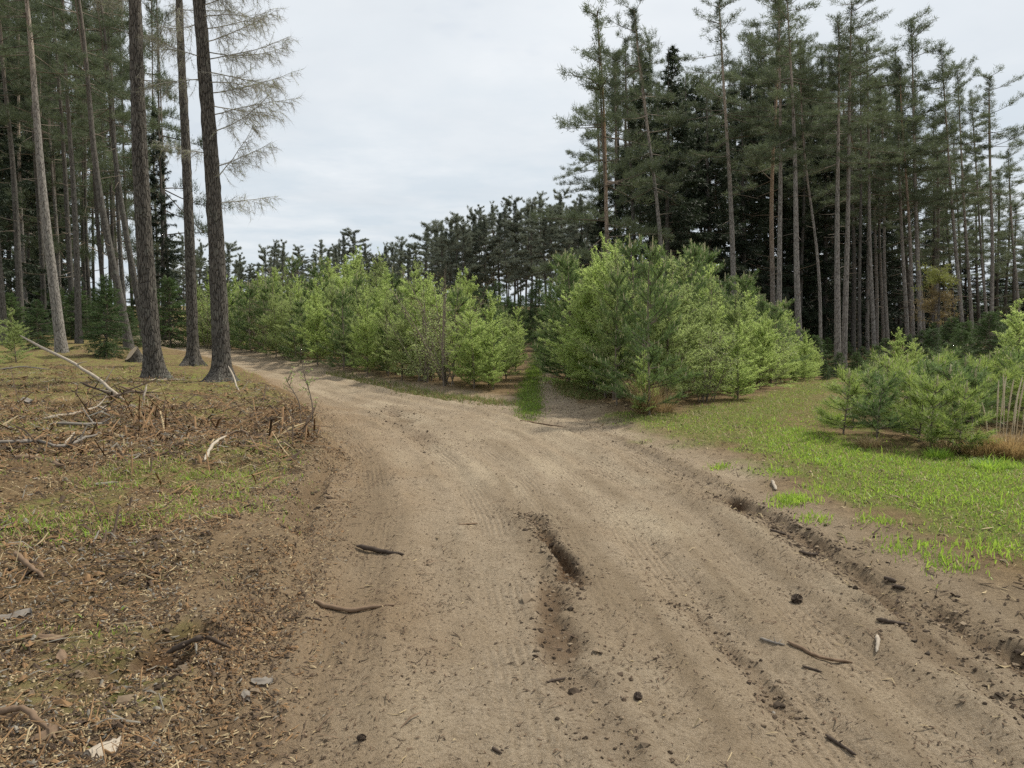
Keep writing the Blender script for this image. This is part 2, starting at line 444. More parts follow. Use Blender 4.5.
# ------------------------------------------------------------------ ground sheet
def build_ground():
    rr = [.35]
    while rr[-1] < 1.6: rr.append(rr[-1] * 1.08)
    while rr[-1] < 34: rr.append(rr[-1] * 1.0056)
    while rr[-1] < 1500: rr.append(rr[-1] * 1.05)
    rr = np.array(rr)
    A = R(46)
    fine = np.linspace(-A, A, 350)
    rest = np.linspace(A, 2 * math.pi - A, 90)[1:-1]
    th = np.concatenate([fine, rest])
    nr, na = len(rr), len(th)
    x = (rr[:, None] * np.sin(th)[None, :]).ravel(); y = (rr[:, None] * np.cos(th)[None, :]).ravel()
    z, sr, st, left, road, wet, streak, r = surf(x, y)
    # masks
    sg = sd_poly(x, y, GRASS_R)
    gnz = fbm(x / .5, y / .5, 31, 4)
    grass = sm(.15, -.6, sg + .7 * gnz)
    grass = grass * (1 - .75 * np.exp(-(dist_line(x, y, RPATH) / .28) ** 2) * sm(-.3, .3, fbm(x / .6, y / .6, 33, 2) + .25))
    mid = dist_line(x, y, TRACK_MID)
    grass = np.maximum(grass, .8 * sm(.28, .12, mid + .12 * gnz) * sm(10.6, 12.6, y))
    under = sm(.2, .9, sr) * sm(.1, .5, st) * (1 - left)
    lit = sm(.1, -.3, sd_poly(x, y, LITTER) + .2 * gnz)
    moss = lit * sm(.05, .4, fbm(x / .9, y / .9, 35, 4) + .45 * sm(6, 10, y) - .05) + left * sm(.3, 1.2, sr) * sm(9.5, 12, y) * .9 * sm(-.4, .2, gnz)
    track = sm(.06, -.06, st)
    dirt = np.maximum(road, track)
    # bare brown dirt flanking the road on the left
    brown = left * sm(-1.3, .1, sr + .5 * fbm(x / .8, y / .8, 36, 3)) + .25 * sm(.1, .5, fbm(x / 1.2, y / 1.2, 38, 3))
    dirt = np.maximum(dirt, left * sm(1.25, .1, sr + .35 * gnz) * .8 * sm(12, 8, y))
    dirt = np.maximum(dirt, (1 - left) * sm(.9, 0, sr + .3 * gnz) * .9)
    pale = sm(-.1, .55, streak * .8 + fbm(x / .8, y / .8, 37, 3) * .7) * (1 - brown)
    V = np.stack([x, y, z], 1)
    i = np.arange(nr - 1)[:, None] * na; j = np.arange(na)[None, :]; j2 = (j + 1) % na
    q = np.stack([i + j2, i + j, i + na + j, i + na + j2], -1).reshape(-1, 4)
    cen = lambda a: a[q].mean(1)
    is_road = cen(sr) < 0
    is_track = (cen(st) < 0) & ~is_road
    u = x - np.interp(y, CX_Y, CX_X)
    tr_ = np.zeros_like(x); band = np.zeros_like(x)
    for kk, (off, wd, dp) in enumerate(TRACKS):
        uu = u - off - .12 * fbm(y / 2.3, y * 0 + kk, 15, 2)
        tr_ = np.maximum(tr_, np.exp(-(uu / (wd * 1.1)) ** 6)); band = np.maximum(band, np.exp(-((np.abs(uu) - 1.5 * wd) / (.5 * wd)) ** 2) * sm(-.2, .5, fbm(x / .5, y / 1.5, 66 + kk, 3)))
    band = np.maximum(band, sm(.05, .55, fbm(u * 1.6, y * .22, 67, 4)))
    masks = {'m_u': u, 'm_tread': tr_, 'm_band': band, 'm_road': dirt, 'm_grass': np.clip(grass, 0, 1), 'm_moss': np.clip(moss, 0, 1), 'm_rut_dark': wet, 'm_litter': lit, 'm_brown': np.clip(brown, 0, 1), 'm_pale': np.clip(pale, 0, 1)}
    for name, sel, lab, cat in (('dirt_road', is_road, 'bare brown rutted dirt road sweeping from the foreground round to the left', 'dirt road'),
                                ('dirt_track', is_track, 'narrow two rut track with grass strip running between the two thickets', 'track'),
                                ('ground', ~is_road & ~is_track, 'forest ground of brown soil, moss and litter around the road', 'ground')):
        qq = q[sel]
        used, inv = np.unique(qq, return_inverse=True)
        mb = MB(); mb.add(V[used], inv.reshape(-1, 4))
        if name == 'ground':
            # centre fan under the camera belongs to the road; nothing to add here
            pass
        me = mb.mesh(name, [M['ground']])
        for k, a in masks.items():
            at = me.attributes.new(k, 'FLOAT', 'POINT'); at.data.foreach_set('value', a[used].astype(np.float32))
        o = link(name, me)
        tag(o, lab, cat, None, 'structure')
build_ground()

# ------------------------------------------------------------------ scatter of litter, grass, soil
def rand_in(poly, n):
    xs = [p[0] for p in poly]; ys = [p[1] for p in poly]
    x = rng.uniform(max(min(xs), -26), min(max(xs), 16), n); y = rng.uniform(max(min(ys), .8), min(max(ys), 40), n)
    k = sd_poly(x, y, poly) < 0
    return x[k], y[k]

def rand_view(poly, n, y0=1.9, y1=17.0):
    y = rng.uniform(y0, y1, n); x = rng.uniform(-.78, .78, n) * (y + .6)
    k = sd_poly(x, y, poly) < 0
    return x[k], y[k]

def in_view(x, y, m=1.12):
    return (np.abs(x) < (y * .66 + .6) * m) & (y > 1.5)

def bits(mb, x, y, ln, wd, mat, lift=.006, tilt=.25, curl=.15):
    """elongated flat chips lying on the ground, each with a folded ridge"""
    n = len(x)
    z = HV(x, y) + lift
    a = rng.uniform(0, 2 * math.pi, n)
    D = np.stack([np.cos(a), np.sin(a), rng.normal(0, tilt, n)], 1); D /= np.linalg.norm(D, axis=1, keepdims=True)
    S = np.stack([-np.sin(a), np.cos(a), rng.normal(0, tilt, n)], 1)
    C = np.stack([x, y, z], 1)
    L = (ln * rng.lognormal(0, .45, n))[:, None]; Wd = (wd * rng.lognormal(0, .35, n))[:, None]
    up = np.array([0, 0, 1.0]) * Wd * .45
    C = C + np.array([0, 0, 1]) * (np.abs(D[:, 2:3]) * L * .4)
    bend = np.array([0, 0, 1]) * L * rng.normal(0, curl, n)[:, None]
    v = np.stack([C - D * L / 2 - S * Wd * .35, C - D * L / 2 + S * Wd * .3, C + S * Wd / 2 + bend, C + D * L / 2 + S * Wd * .2, C + D * L / 2 - S * Wd * .25,
                  C - S * Wd / 2 + bend, C + up + bend], 1).reshape(-1, 3)
    t = np.array([[0, 1, 6], [1, 2, 6], [2, 3, 6], [3, 4, 6], [4, 5, 6], [5, 0, 6]])
    f = (np.arange(n)[:, None, None] * 7 + t[None]).reshape(-1, 3)
    mb.add(v, f, mat)

def crumbs(mb, x, y, size, mat):
    n = len(x)
    z = HV(x, y)
    s = size * rng.lognormal(0, .5, n)
    base = np.array([[1, 0, 0], [0, 1, 0], [-1, 0, 0], [0, -1, 0], [0, 0, .8], [.6, .6, .5], [-.6, .6, .45], [-.6, -.6, .5], [.6, -.6, .45]])
    t = np.array([[0, 5, 8], [0, 1, 5], [1, 6, 5], [1, 2, 6], [2, 7, 6], [2, 3, 7], [3, 8, 7], [3, 0, 8], [4, 5, 6], [4, 6, 7], [4, 7, 8], [4, 8, 5]])
    a = rng.uniform(0, 6.28, n)
    v = base[None] * (1 + rng.normal(0, .25, (n, 9, 1))) * s[:, None, None]
    cx_, sx_ = np.cos(a)[:, None], np.sin(a)[:, None]
    vx = v[..., 0] * cx_ - v[..., 1] * sx_; vy = v[..., 0] * sx_ + v[..., 1] * cx_
    v = np.stack([vx + x[:, None], vy + y[:, None], v[..., 2] + z[:, None] - .1 * s[:, None]], -1).reshape(-1, 3)
    mb.add(v, (np.arange(n)[:, None, None] * 9 + t[None]).reshape(-1, 3), mat)

def blades(mb, x, y, h, w, mat, lean=.45):
    n = len(x)
    z = HV(x, y) - .004
    a = rng.uniform(0, 6.28, n); l = np.abs(rng.normal(0, lean, n))
    hh = h * rng.lognormal(0, .35, n)
    D = np.stack([np.cos(a) * l, np.sin(a) * l, np.ones(n)], 1); D /= np.linalg.norm(D, axis=1, keepdims=True)
    P = np.stack([x, y, z], 1)
    b = rng.uniform(0, 6.28, n); q = np.stack([np.cos(b), np.sin(b), 0 * b], 1) * (w * rng.lognormal(0, .25, n))[:, None] * .5
    m1 = P + D * hh[:, None] * .55
    D2 = D + np.stack([np.cos(a), np.sin(a), -0.6 * np.ones(n)], 1) * (.35 + l[:, None] * .5)
    tip = m1 + D2 / np.linalg.norm(D2, axis=1, keepdims=True) * hh[:, None] * .5
    v = np.stack([P - q, P + q, m1 + q * .8, m1 - q * .8, tip], 1).reshape(-1, 3)
    i = np.arange(n)[:, None] * 5
    mb.add(v, i + np.array([[0, 1, 2, 3]]), mat)
    mb.add(np.zeros((0, 3)), np.zeros((0, 3), int), mat)
    off = mb.n - 5 * n
    mb.f.append((i + np.array([[3, 2, 4]]) + off, mat))

def keep(x, y, p):
    k = rng.random(len(x)) < p
    return x[k], y[k]

# litter on the left bank
mb = MB()
for cnt, ln, wd, mat, sd in ((90000, .030, .006, 0, 51), (60000, .022, .006, 1, 52), (60000, .028, .007, 2, 53), (16000, .032, .010, 3, 54),
                         (7000, .12, .006, 0, 55), (1800, .12, .006, 1, 56), (4000, .12, .006, 2, 58), (2200, .12, .006, 3, 57), (7500, .26, .008, 0, 58), (900, .26, .008, 1, 59), (3500, .34, .010, 2, 60), (6000, .055, .016, 0, 62), (5000, .055, .016, 2, 63)):
    x, y = rand_view(LITTER, cnt * 2)
    f = fbm(x / .7, y / .7, sd, 4)
    band = np.exp(-((y - 8.6 - .35 * (x + 4)) / 2.2) ** 2) * sm(-.6, .0, fbm(x / 1.1, y / 1.1, 99, 3))
    corner = sm(-1.2, -2.2, x + .25 * y - .4) * sm(5.5, 3.5, y)
    edge = np.exp(-((sd_poly(x, y, ROAD) - .35) / .35) ** 2) * sm(6, 3, y)
    p = np.clip(.12 + .8 * band + .6 * corner * sm(-.4, .2, f) + .4 * edge + .5 * sm(.1, .5, f), 0, 1)
    if ln < .1: p = np.clip(p + .25 * sm(6, 3, y), 0, 1)
    p = p * (1 - .75 * sm(.0, .35, fbm(x / .9, y / .9, 35, 4)))
    if mat in (1, 3): p = p * .8
    if ln > .2: p = np.clip(band * sm(-.3, .5, fbm(x / .9, y / .9, 98, 3)), 0, 1)
    x, y = keep(x, y, p)
    sc = .55 + .14 * np.clip(y, 2, 9)
    for lo, hi, k_ in ((0, 4, .8), (4, 7, 1.2), (7, 30, 1.9)):
        q = (y >= lo) & (y < hi)
        bits(mb, x[q], y[q], ln * k_ if ln < .08 else ln * (.8 + .2 * k_), wd * k_ ** .7, mat, .006 if ln < .08 else .02, .25 if ln < .2 else .4)
# thinner litter on the brown shoulder and a dark crumbly line along the road edge
y = rng.uniform(1.9, 13, 160000); x = rng.uniform(-.78, .1, 160000) * (y + .6)
srd = sd_poly(x, y, ROAD); k = (srd > -.45) & (srd < 2.2) & (x < np.interp(y, CX_Y, CX_X)); x, y, srd = x[k], y[k], srd[k]
p = (.25 + .5 * sm(-.2, .4, fbm(x / .4, y / .4, 93, 4))) * sm(-.45, .15, srd)
for mat, pr, ln in ((0, .40, .014), (1, .45, .012), (2, .55, .014), (3, .08, .016)):
    xa, ya = keep(x, y, p * pr); bits(mb, xa, ya, ln * (1 + .06 * ya.mean()), .006, mat, .004)
EDGE = np.array(W((338, 446), (326, 480), (300, 530), (272, 585), (248, 632), (226, 664), (205, 730)))
seg = rng.integers(0, len(EDGE) - 1, 9000); t = rng.random(9000)
q = EDGE[seg] * (1 - t[:, None]) + EDGE[seg + 1] * t[:, None] + rng.normal(0, .13, (9000, 2))
kk = fbm(q[:, 0] / .25, q[:, 1] / .25, 94, 3) > .0; q = q[kk]
bits(mb, q[::3, 0], q[::3, 1], .016, .007, 2, .006, .5); crumbs(mb, q[1::4, 0], q[1::4, 1], .005, 0); bits(mb, q[2::6, 0], q[2::6, 1], .022, .005, 0, .006, .5)
o = link('wood_litter', mb.mesh('wood_litter', [M['chip_red'], M['chip_tan'], M['chip_dark'], M['chip_grey']], False))
tag(o, 'scattered bark bits, chips and dead twigs littering the left bank', 'litter', None, 'stuff')

# sparse bits and crumbs of soil on the road
mb = MB()
x, y = rand_in(ROAD, 90000); k = in_view(x, y) & (y < 13); x, y = x[k], y[k]
p = .05 + .22 * sm(.1, .5, fbm(x / .6, y / .6, 61, 3))
xa, ya = keep(x, y, p); crumbs(mb, xa, ya, .0035, 0)
xa, ya = keep(x, y, p * .25); crumbs(mb, xa, ya, .006, 0)
xa, ya = keep(x, y, p * .10); crumbs(mb, xa, ya, .004, 1)
xa, ya = keep(x, y, p * .03); crumbs(mb, xa, ya, .005, 2)
for pl, w, dep, dk in RUTS:
    L = sum(math.hypot(b[0] - a[0], b[1] - a[1]) for a, b in zip(pl[:-1], pl[1:]))
    n = int(L * 420 * dk)
    seg = rng.integers(0, len(pl) - 1, n); t = rng.random(n); P = np.array(pl)
    q = P[seg] * (1 - t[:, None]) + P[seg + 1] * t[:, None] + rng.normal(0, w * 1.5, (n, 2))
    h = n // 2
    k = in_view(q[:, 0], q[:, 1]); q = q[k]; h = len(q) // 2
    crumbs(mb, q[:h, 0], q[:h, 1], .006, 0); crumbs(mb, q[h:, 0], q[h:, 1], .006, 1)
o = link('soil_crumbs', mb.mesh('soil_crumbs', [M['soil'], M['soil_dark'], M['stone']], False))
tag(o, 'loose soil crumbs and grit strewn over the dirt road', 'soil', None, 'stuff')

mb = MB()
x, y = rand_view(ROAD, 150000, 1.9, 15)
srd = sd_poly(x, y, ROAD)
p = .10 + .25 * sm(.0, .5, fbm(x / .5, y / .5, 63, 3)) + .25 * sm(-.9, 0, srd)
xa, ya = keep(x, y, p); bits(mb, xa, ya, .013, .004, 0, .003)
xa, ya = keep(x, y, p * .5); bits(mb, xa, ya, .016, .005, 1, .003)
xa, ya = keep(x, y, p * .05); bits(mb, xa, ya, .045, .005, 0, .003)
xa, ya = keep(x, y, p * .015); bits(mb, xa, ya, .09, .005, 1, .003)
xa, ya = keep(x, y, p * .06); bits(mb, xa, ya, .025, .005, 2, .003)
# edge of the verge on the right
x = rng.uniform(.5, 9, 26000); y = rng.uniform(3, 14, 26000)
srd = sd_poly(x, y, ROAD); k = (srd > -.3) & (srd < 1.6) & in_view(x, y) & (x > np.interp(y, CX_Y, CX_X)); x, y = x[k], y[k]
xa, ya = keep(x, y, .12 + .3 * sm(0, .5, fbm(x / .5, y / .5, 65, 3))); bits(mb, xa, ya, .04, .009, 0, .004)
xa, ya = keep(x, y, .10); bits(mb, xa, ya, .05, .009, 2, .004)
o = link('twig_litter', mb.mesh('twig_litter', [M['chip_dark'], M['wood_brown'], M['chip_tan']], False))
tag(o, 'fine dark twig fragments sprinkled on the bare dirt road', 'litter', None, 'stuff')

# grass on the right verge
mb = MB()
x, y = rand_in(GRASS_R, 700000); k = in_view(x, y, 1.35); x, y = x[k], y[k]
sg = sd_poly(x, y, GRASS_R); viv = sm(.5, -.5, sd_poly(x, y, VIVID))
f = fbm(x / .5, y / .5, 31, 4); f2 = fbm(x / .35, y / .35, 71, 3)
pathm = 1 - .7 * np.exp(-(dist_line(x, y, RPATH) / .25) ** 2) * sm(-.3, .3, fbm(x / .6, y / .6, 33, 2) + .25)
dens = sm(.1, -.7, sg + .8 * f) * pathm
xa, ya = keep(x, y, dens * (.25 + .75 * viv) * sm(-.5, .3, f2 + .4 * viv)); blades(mb, xa, ya, .032, .0072, 0, .9)
xa, ya = keep(x, y, dens * .45 * (1 - .35 * viv)); blades(mb, xa, ya, .030, .006, 1, 1.1)
xa, ya = keep(x, y, dens * .16); blades(mb, xa, ya, .05, .006, 2, 1.3)
k = f2 > .28
xa, ya = keep(x[k], y[k], dens[k] * .25 * viv[k]); blades(mb, xa, ya, .075, .007, 0, .8)
# tufts straying onto the dirt
for (qx, qy, n, s) in ((793, 507, 500, .09), (815, 525, 120, .06), (880, 530, 160, .08), (950, 575, 200, .1), (905, 556, 200, .1), (985, 560, 260, .14), (720, 470, 120, .07), (830, 497, 260, .12), (775, 480, 160, .1)):
    c = G(qx, qy); blades(mb, c[0] + rng.normal(0, s, n), c[1] + rng.normal(0, s, n), .045, .007, 0)
o = link('verge_grass', mb.mesh('verge_grass', [M['grass'], M['dull_grass'], M['straw']]))
tag(o, 'bright green spring grass carpeting the verge right of the road', 'grass', None, 'stuff')

mb = MB()
n = 26000
P = np.array(TRACK_MID); seg = rng.integers(0, len(P) - 1, n); t = rng.random(n)
q = P[seg] * (1 - t[:, None]) + P[seg + 1] * t[:, None] + rng.normal(0, .11, (n, 2))
kk = rng.random(n) < (.25 + .6 * sm(-.2, .3, fbm(q[:, 0] / .3, q[:, 1] / .6, 91, 3))) * sm(10.8, 12.5, q[:, 1]); q = q[kk]
blades(mb, q[::3, 0], q[::3, 1], .04, .010, 0); blades(mb, q[1::2, 0], q[1::2, 1], .04, .010, 1)
for pl, n, s in ((W((588, 400), (575, 392), (566, 384)), 3000, .16), (W((330, 372), (400, 387), (450, 396), (505, 404)), 2600, .16)):
    P = np.array(pl); seg = rng.integers(0, len(P) - 1, n); t = rng.random(n)
    q = P[seg] * (1 - t[:, None]) + P[seg + 1] * t[:, None] + rng.normal(0, s, (n, 2))
    blades(mb, q[:, 0], q[:, 1], .07, .010, 1); blades(mb, q[::2, 0], q[::2, 1], .07, .010, 2, 1)
o = link('track_grass', mb.mesh('track_grass', [M['grass'], M['dull_grass'], M['straw']]))
tag(o, 'grass strip growing between the wheel ruts of the narrow track', 'grass', None, 'stuff')

mb = MB()
for (qx, qy, n, sx, sy, mt, h) in ((175, 510, 1800, .5, .3, 0, .06), (120, 545, 900, .4, .2, 0, .06), (215, 530, 500, .25, .2, 0, .06), (190, 495, 2600, .5, .35, 0, .05), (90, 500, 1800, .6, .3, 1, .05), (55, 540, 1500, .5, .25, 0, .05), (225, 550, 350, .12, .1, 0, .07), (315, 457, 900, .16, .3, 0, .05),
                                  (100, 440, 1600, .8, .5, 1, .07), (30, 440, 1800, .7, .5, 0, .06), (20, 555, 500, .3, .15, 0, .07), (270, 460, 700, .4, .3, 0, .05), (160, 490, 1500, .8, .4, 0, .05), (290, 405, 600, .4, .4, 1, .06),
                                  (60, 390, 1500, 1.6, 1.0, 1, .08), (180, 382, 1300, 1.2, .9, 0, .08), (100, 368, 1500, 2, 1.3, 1, .1), (230, 384, 600, .6, .6, 0, .07), (195, 370, 700, .5, .8, 0, .09), (70, 655, 80, .15, .1, 0, .05), (155, 600, 220, .3, .2, 1, .04), (210, 470, 900, .4, .3, 0, .05), (130, 470, 900, .5, .3, 0, .05)):
    c = G(qx, qy)
    xx = c[0] + rng.normal(0, sx, n); yy = c[1] + rng.normal(0, sy, n)
    k = (sd_poly(xx, yy, ROAD) > .05) & (fbm(xx / .3, yy / .3, 81, 3) > .0) & (rng.random(n) < .75)
    blades(mb, xx[k], yy[k], h * .7, .006, mt, .9)
    k2 = k & (rng.random(n) < .35); blades(mb, xx[k2], yy[k2], h, .006, 2, 1.2)
# foreground left verge fringe & dry grass
x, y = rand_in(LITTER, 60000); k = in_view(x, y) & (y < 20); x, y = x[k], y[k]
f = fbm(x / .7, y / .7, 83, 4)
xa, ya = keep(x, y, .10 * sm(.0, .5, f)); blades(mb, xa, ya, .055, .007, 1, .9)
xa, ya = keep(x, y, .12 * sm(-.1, .5, -f)); blades(mb, xa, ya, .07, .006, 3, 1.6)
o = link('bank_grass', mb.mesh('bank_grass', [M['grass'], M['dull_grass'], M['straw'], M['rust_straw']]))
tag(o, 'thin patchy grass and dry blades sprouting on the left bank', 'grass', None, 'stuff')

# ------------------------------------------------------------------ vegetation generators
def unit(v):
    return v / (np.linalg.norm(v, axis=-1, keepdims=True) + 1e-9)

def limb_curve(p0, az, elev, ln, bend, k=5):
    """points along a limb that starts at elevation elev and changes by bend along its length"""
    e = elev + bend * np.linspace(0, 1, k)
    st = ln / (k - 1)
    d = np.stack([np.cos(e) * math.cos(az), np.cos(e) * math.sin(az), np.sin(e)], 1)
    pts = np.vstack([p0, p0 + np.cumsum(d[:-1] * st, 0)])
    return pts, d

def along(pts, u):
    k = len(pts) - 1
    s = np.clip(u, 0, .9999) * k; i = s.astype(int); f = (s - i)[:, None]
    return pts[i] * (1 - f) + pts[i + 1] * f

def pine_crown(seed, Lc=5.0, Rr=1.6, nwh=13, top=.8, nl=.095, nw=.0135, dens=1.15, stubs=8):
    rg = np.random.default_rng(seed); mb = MB()
    mb.tube([(0, 0, -.1), (0, 0, Lc * .6), (0, 0, Lc)], [.03, .022, .006], 5, 0)
    TP = []; TD = []
    for w in range(nwh):
        t = (w + rg.uniform(-.25, .25)) / (nwh - 1); t = min(max(t, 0), .99)
        z = t * Lc
        prof = (1 - t) ** top * (.55 + .45 * math.sin(math.pi * min(1, .25 + t * .9)))
        for b in range(rg.integers(3, 6)):
            if rg.random() < .2: continue
            ln = Rr * (prof + .16) * rg.uniform(.4, 1.3)
            if t < .25: ln *= rg.uniform(.5, 1.1)
            az = rg.uniform(0, 6.28); el = R(-12 + 40 * t ** 1.6 + rg.normal(0, 11)); bend = R(rg.uniform(-12, 22))
            pts, d = limb_curve(np.array([0, 0, z + rg.uniform(-.12, .12)]), az, el, ln, bend)
            mb.tube(pts, np.linspace(.015, .004, len(pts)), 3, 0, False)
            nt = max(3, int(ln / .105 * dens))
            u = rg.uniform(.30 if ln > .8 else .1, 1.0, nt); u[0] = 1.0
            P = along(pts, u); dd = along(d, u)
            side = np.stack([-np.sin(np.full(nt, az)), np.cos(np.full(nt, az)), np.zeros(nt)], 1) * rg.choice([-1, 1], nt)[:, None]
            td = unit(dd * .7 + side * rg.uniform(.2, 1.0, nt)[:, None] + np.array([0, 0, .35]) + rg.normal(0, .15, (nt, 3)))
            tl = rg.uniform(.12, .42, nt) * (1.15 - .5 * u)
            for s in (.35, .7, 1.0):
                TP.append(P + td * (tl * s)[:, None]); TD.append(td)
    n_ = 170
    zz_ = Lc * rg.uniform(.55, 1.0, n_); a_ = rg.uniform(0, 6.28, n_)
    sp_ = .06 + .45 * (1 - zz_ / Lc)
    q_ = np.stack([np.cos(a_) * sp_ * rg.uniform(.2, 1, n_), np.sin(a_) * sp_ * rg.uniform(.2, 1, n_), zz_], 1)
    TP.append(q_); TD.append(unit(np.stack([np.cos(a_), np.sin(a_), .8 + 0 * a_], 1)))
    for b in range(stubs):
        z = -rg.uniform(.1, .9) * Lc; ln = rg.uniform(.2, .9)
        pts, d = limb_curve(np.array([0, 0, z]), rg.uniform(0, 6.28), R(rg.uniform(-25, 15)), ln, R(rg.uniform(-20, 25)), 4)
        mb.tube(pts, np.linspace(.014, .004, 4), 3, 0, False)
    TP = np.concatenate(TP); TD = np.concatenate(TD)
    m = int(11 * dens)
    P = np.repeat(TP, m, 0); D = unit(np.repeat(TD, m, 0) * .7 + rg.normal(0, .62, (len(P), 3)) + np.array([0, 0, .18]))
    mb.needles(P + rg.normal(0, .035, P.shape), D, nl * rg.lognormal(0, .25, len(P)), nw, 1)
    return mb

def spruce_crown(seed, h=9.0, Rr=1.6, z0=.06, sp=.30, nl=.11, nw=.032, per=6, sprig=.10, top=.8):
    rg = np.random.default_rng(seed); mb = MB()
    TP = []; TD = []
    z = z0 * h
    while z < h * .985:
        t = (z - z0 * h) / (h * (1 - z0))
        for b in range(per):
            if rg.random() < .10: continue
            ln = max(.08, Rr * (1 - t) ** top * rg.uniform(.6, 1.15))
            az = rg.uniform(0, 6.28); el = R(-18 + 62 * t ** 1.6 + rg.normal(0, 8)); bend = R(rg.uniform(-5, 25))
            pts, d = limb_curve(np.array([0, 0, z + rg.uniform(-.5, .5) * sp]), az, el, ln, bend, 4)
            mb.tube(pts, np.linspace(.004 + .012 * ln, .004, 4), 3, 0, False)
            nt = max(4, int(ln / sprig * 2))
            u = rg.uniform(.08, 1, nt); u[0] = 1
            P = along(pts, u); dd = along(d, u)
            side = np.array([-math.sin(az), math.cos(az), 0]) * rg.choice([-1, 1], nt)[:, None]
            td = unit(dd * .6 + side * rg.uniform(.2, 1, nt)[:, None] + np.array([0, 0, -.28]) + rg.normal(0, .12, (nt, 3)))
            tl = (.08 + .30 * ln * (1 - u * .7)) * rg.uniform(.5, 1.1, nt)
            tl = np.minimum(tl, .5)
            for s in (.3, .65, 1.0):
                TP.append(P + td * (tl * s)[:, None]); TD.append(td)
        z += sp * (1.1 - .5 * t)
    TP = np.concatenate(TP); TD = np.concatenate(TD)
    P = np.repeat(TP, 4, 0); D = unit(np.repeat(TD, 4, 0) + rg.normal(0, .55, (len(P), 3)))
    mb.needles(P + rg.normal(0, nl * .15, P.shape), D, nl * rg.lognormal(0, .25, len(P)), nw, 1)
    mb.needles(np.repeat(np.array([[0, 0, h * .97]]), 24, 0), unit(rg.normal(0, .5, (24, 3)) + np.array([0, 0, 1.0])), nl * 1.2, nw, 1)
    return mb

def larch_sapling(seed, h=2.4, Rr=.85, nb=95, nl=.034, nw=.011, keepf=1.0, sweep=0.0):
    rg = np.random.default_rng(seed); mb = MB()
    TP = []; TD = []
    for b in range(nb):
        t = rg.beta(1.0, 1.25); z = h * (.05 + .93 * t)
        ln = max(.06, Rr * (1 - t) ** .68 * rg.uniform(.45, 1.2)) * (1 if t > .12 else .75)
        az = rg.uniform(0, 6.28); el = R(20 + 38 * t + rg.normal(0, 13)); bend = R(rg.uniform(-15, 25))
        pts, d = limb_curve(np.array([0, 0, z]), az, el, ln, bend, 5)
        mb.tube(pts, np.linspace(.007, .002, 5), 3, 0, False)
        ns = int(ln / .10)
        subs = [(pts, d)]
        for s in range(ns):
            uu = np.array([rg.uniform(.2, .95)]); p = along(pts, uu)[0]
            l2 = rg.uniform(.06, .32) * (1.1 - uu[0] * .6)
            p2, d2 = limb_curve(p, az + rg.choice([-1, 1]) * R(rg.uniform(30, 70)), el + R(rg.uniform(-15, 20)), l2, R(10), 3)
            mb.tube(p2, np.linspace(.003, .0015, 3), 3, 0, False)
            subs.append((p2, d2))
        for pp, d_ in subs:
            L_ = np.linalg.norm(np.diff(pp, axis=0), axis=1).sum()
            n = max(2, int(L_ / .021 * keepf))
            u = rg.uniform(.05, 1, n)
            TP.append(along(pp, u)); TD.append(along(d_, u))
    n = int(h * 14)
    zz = rg.uniform(h * .5, h, n); TP.append(np.stack([0 * zz, 0 * zz, zz], 1)); TD.append(np.repeat(np.array([[0, 0, 1.0]]), n, 0))
    TP = np.concatenate(TP); TD = np.concatenate(TD)
    P = np.repeat(TP, 4, 0); D = unit(np.repeat(TD, 4, 0) * .35 + rg.normal(0, .7, (len(P), 3)) + np.array([0, 0, .15]))
    mb.needles(P, D, nl * rg.lognormal(0, .25, len(P)), nw, 1)
    return mb

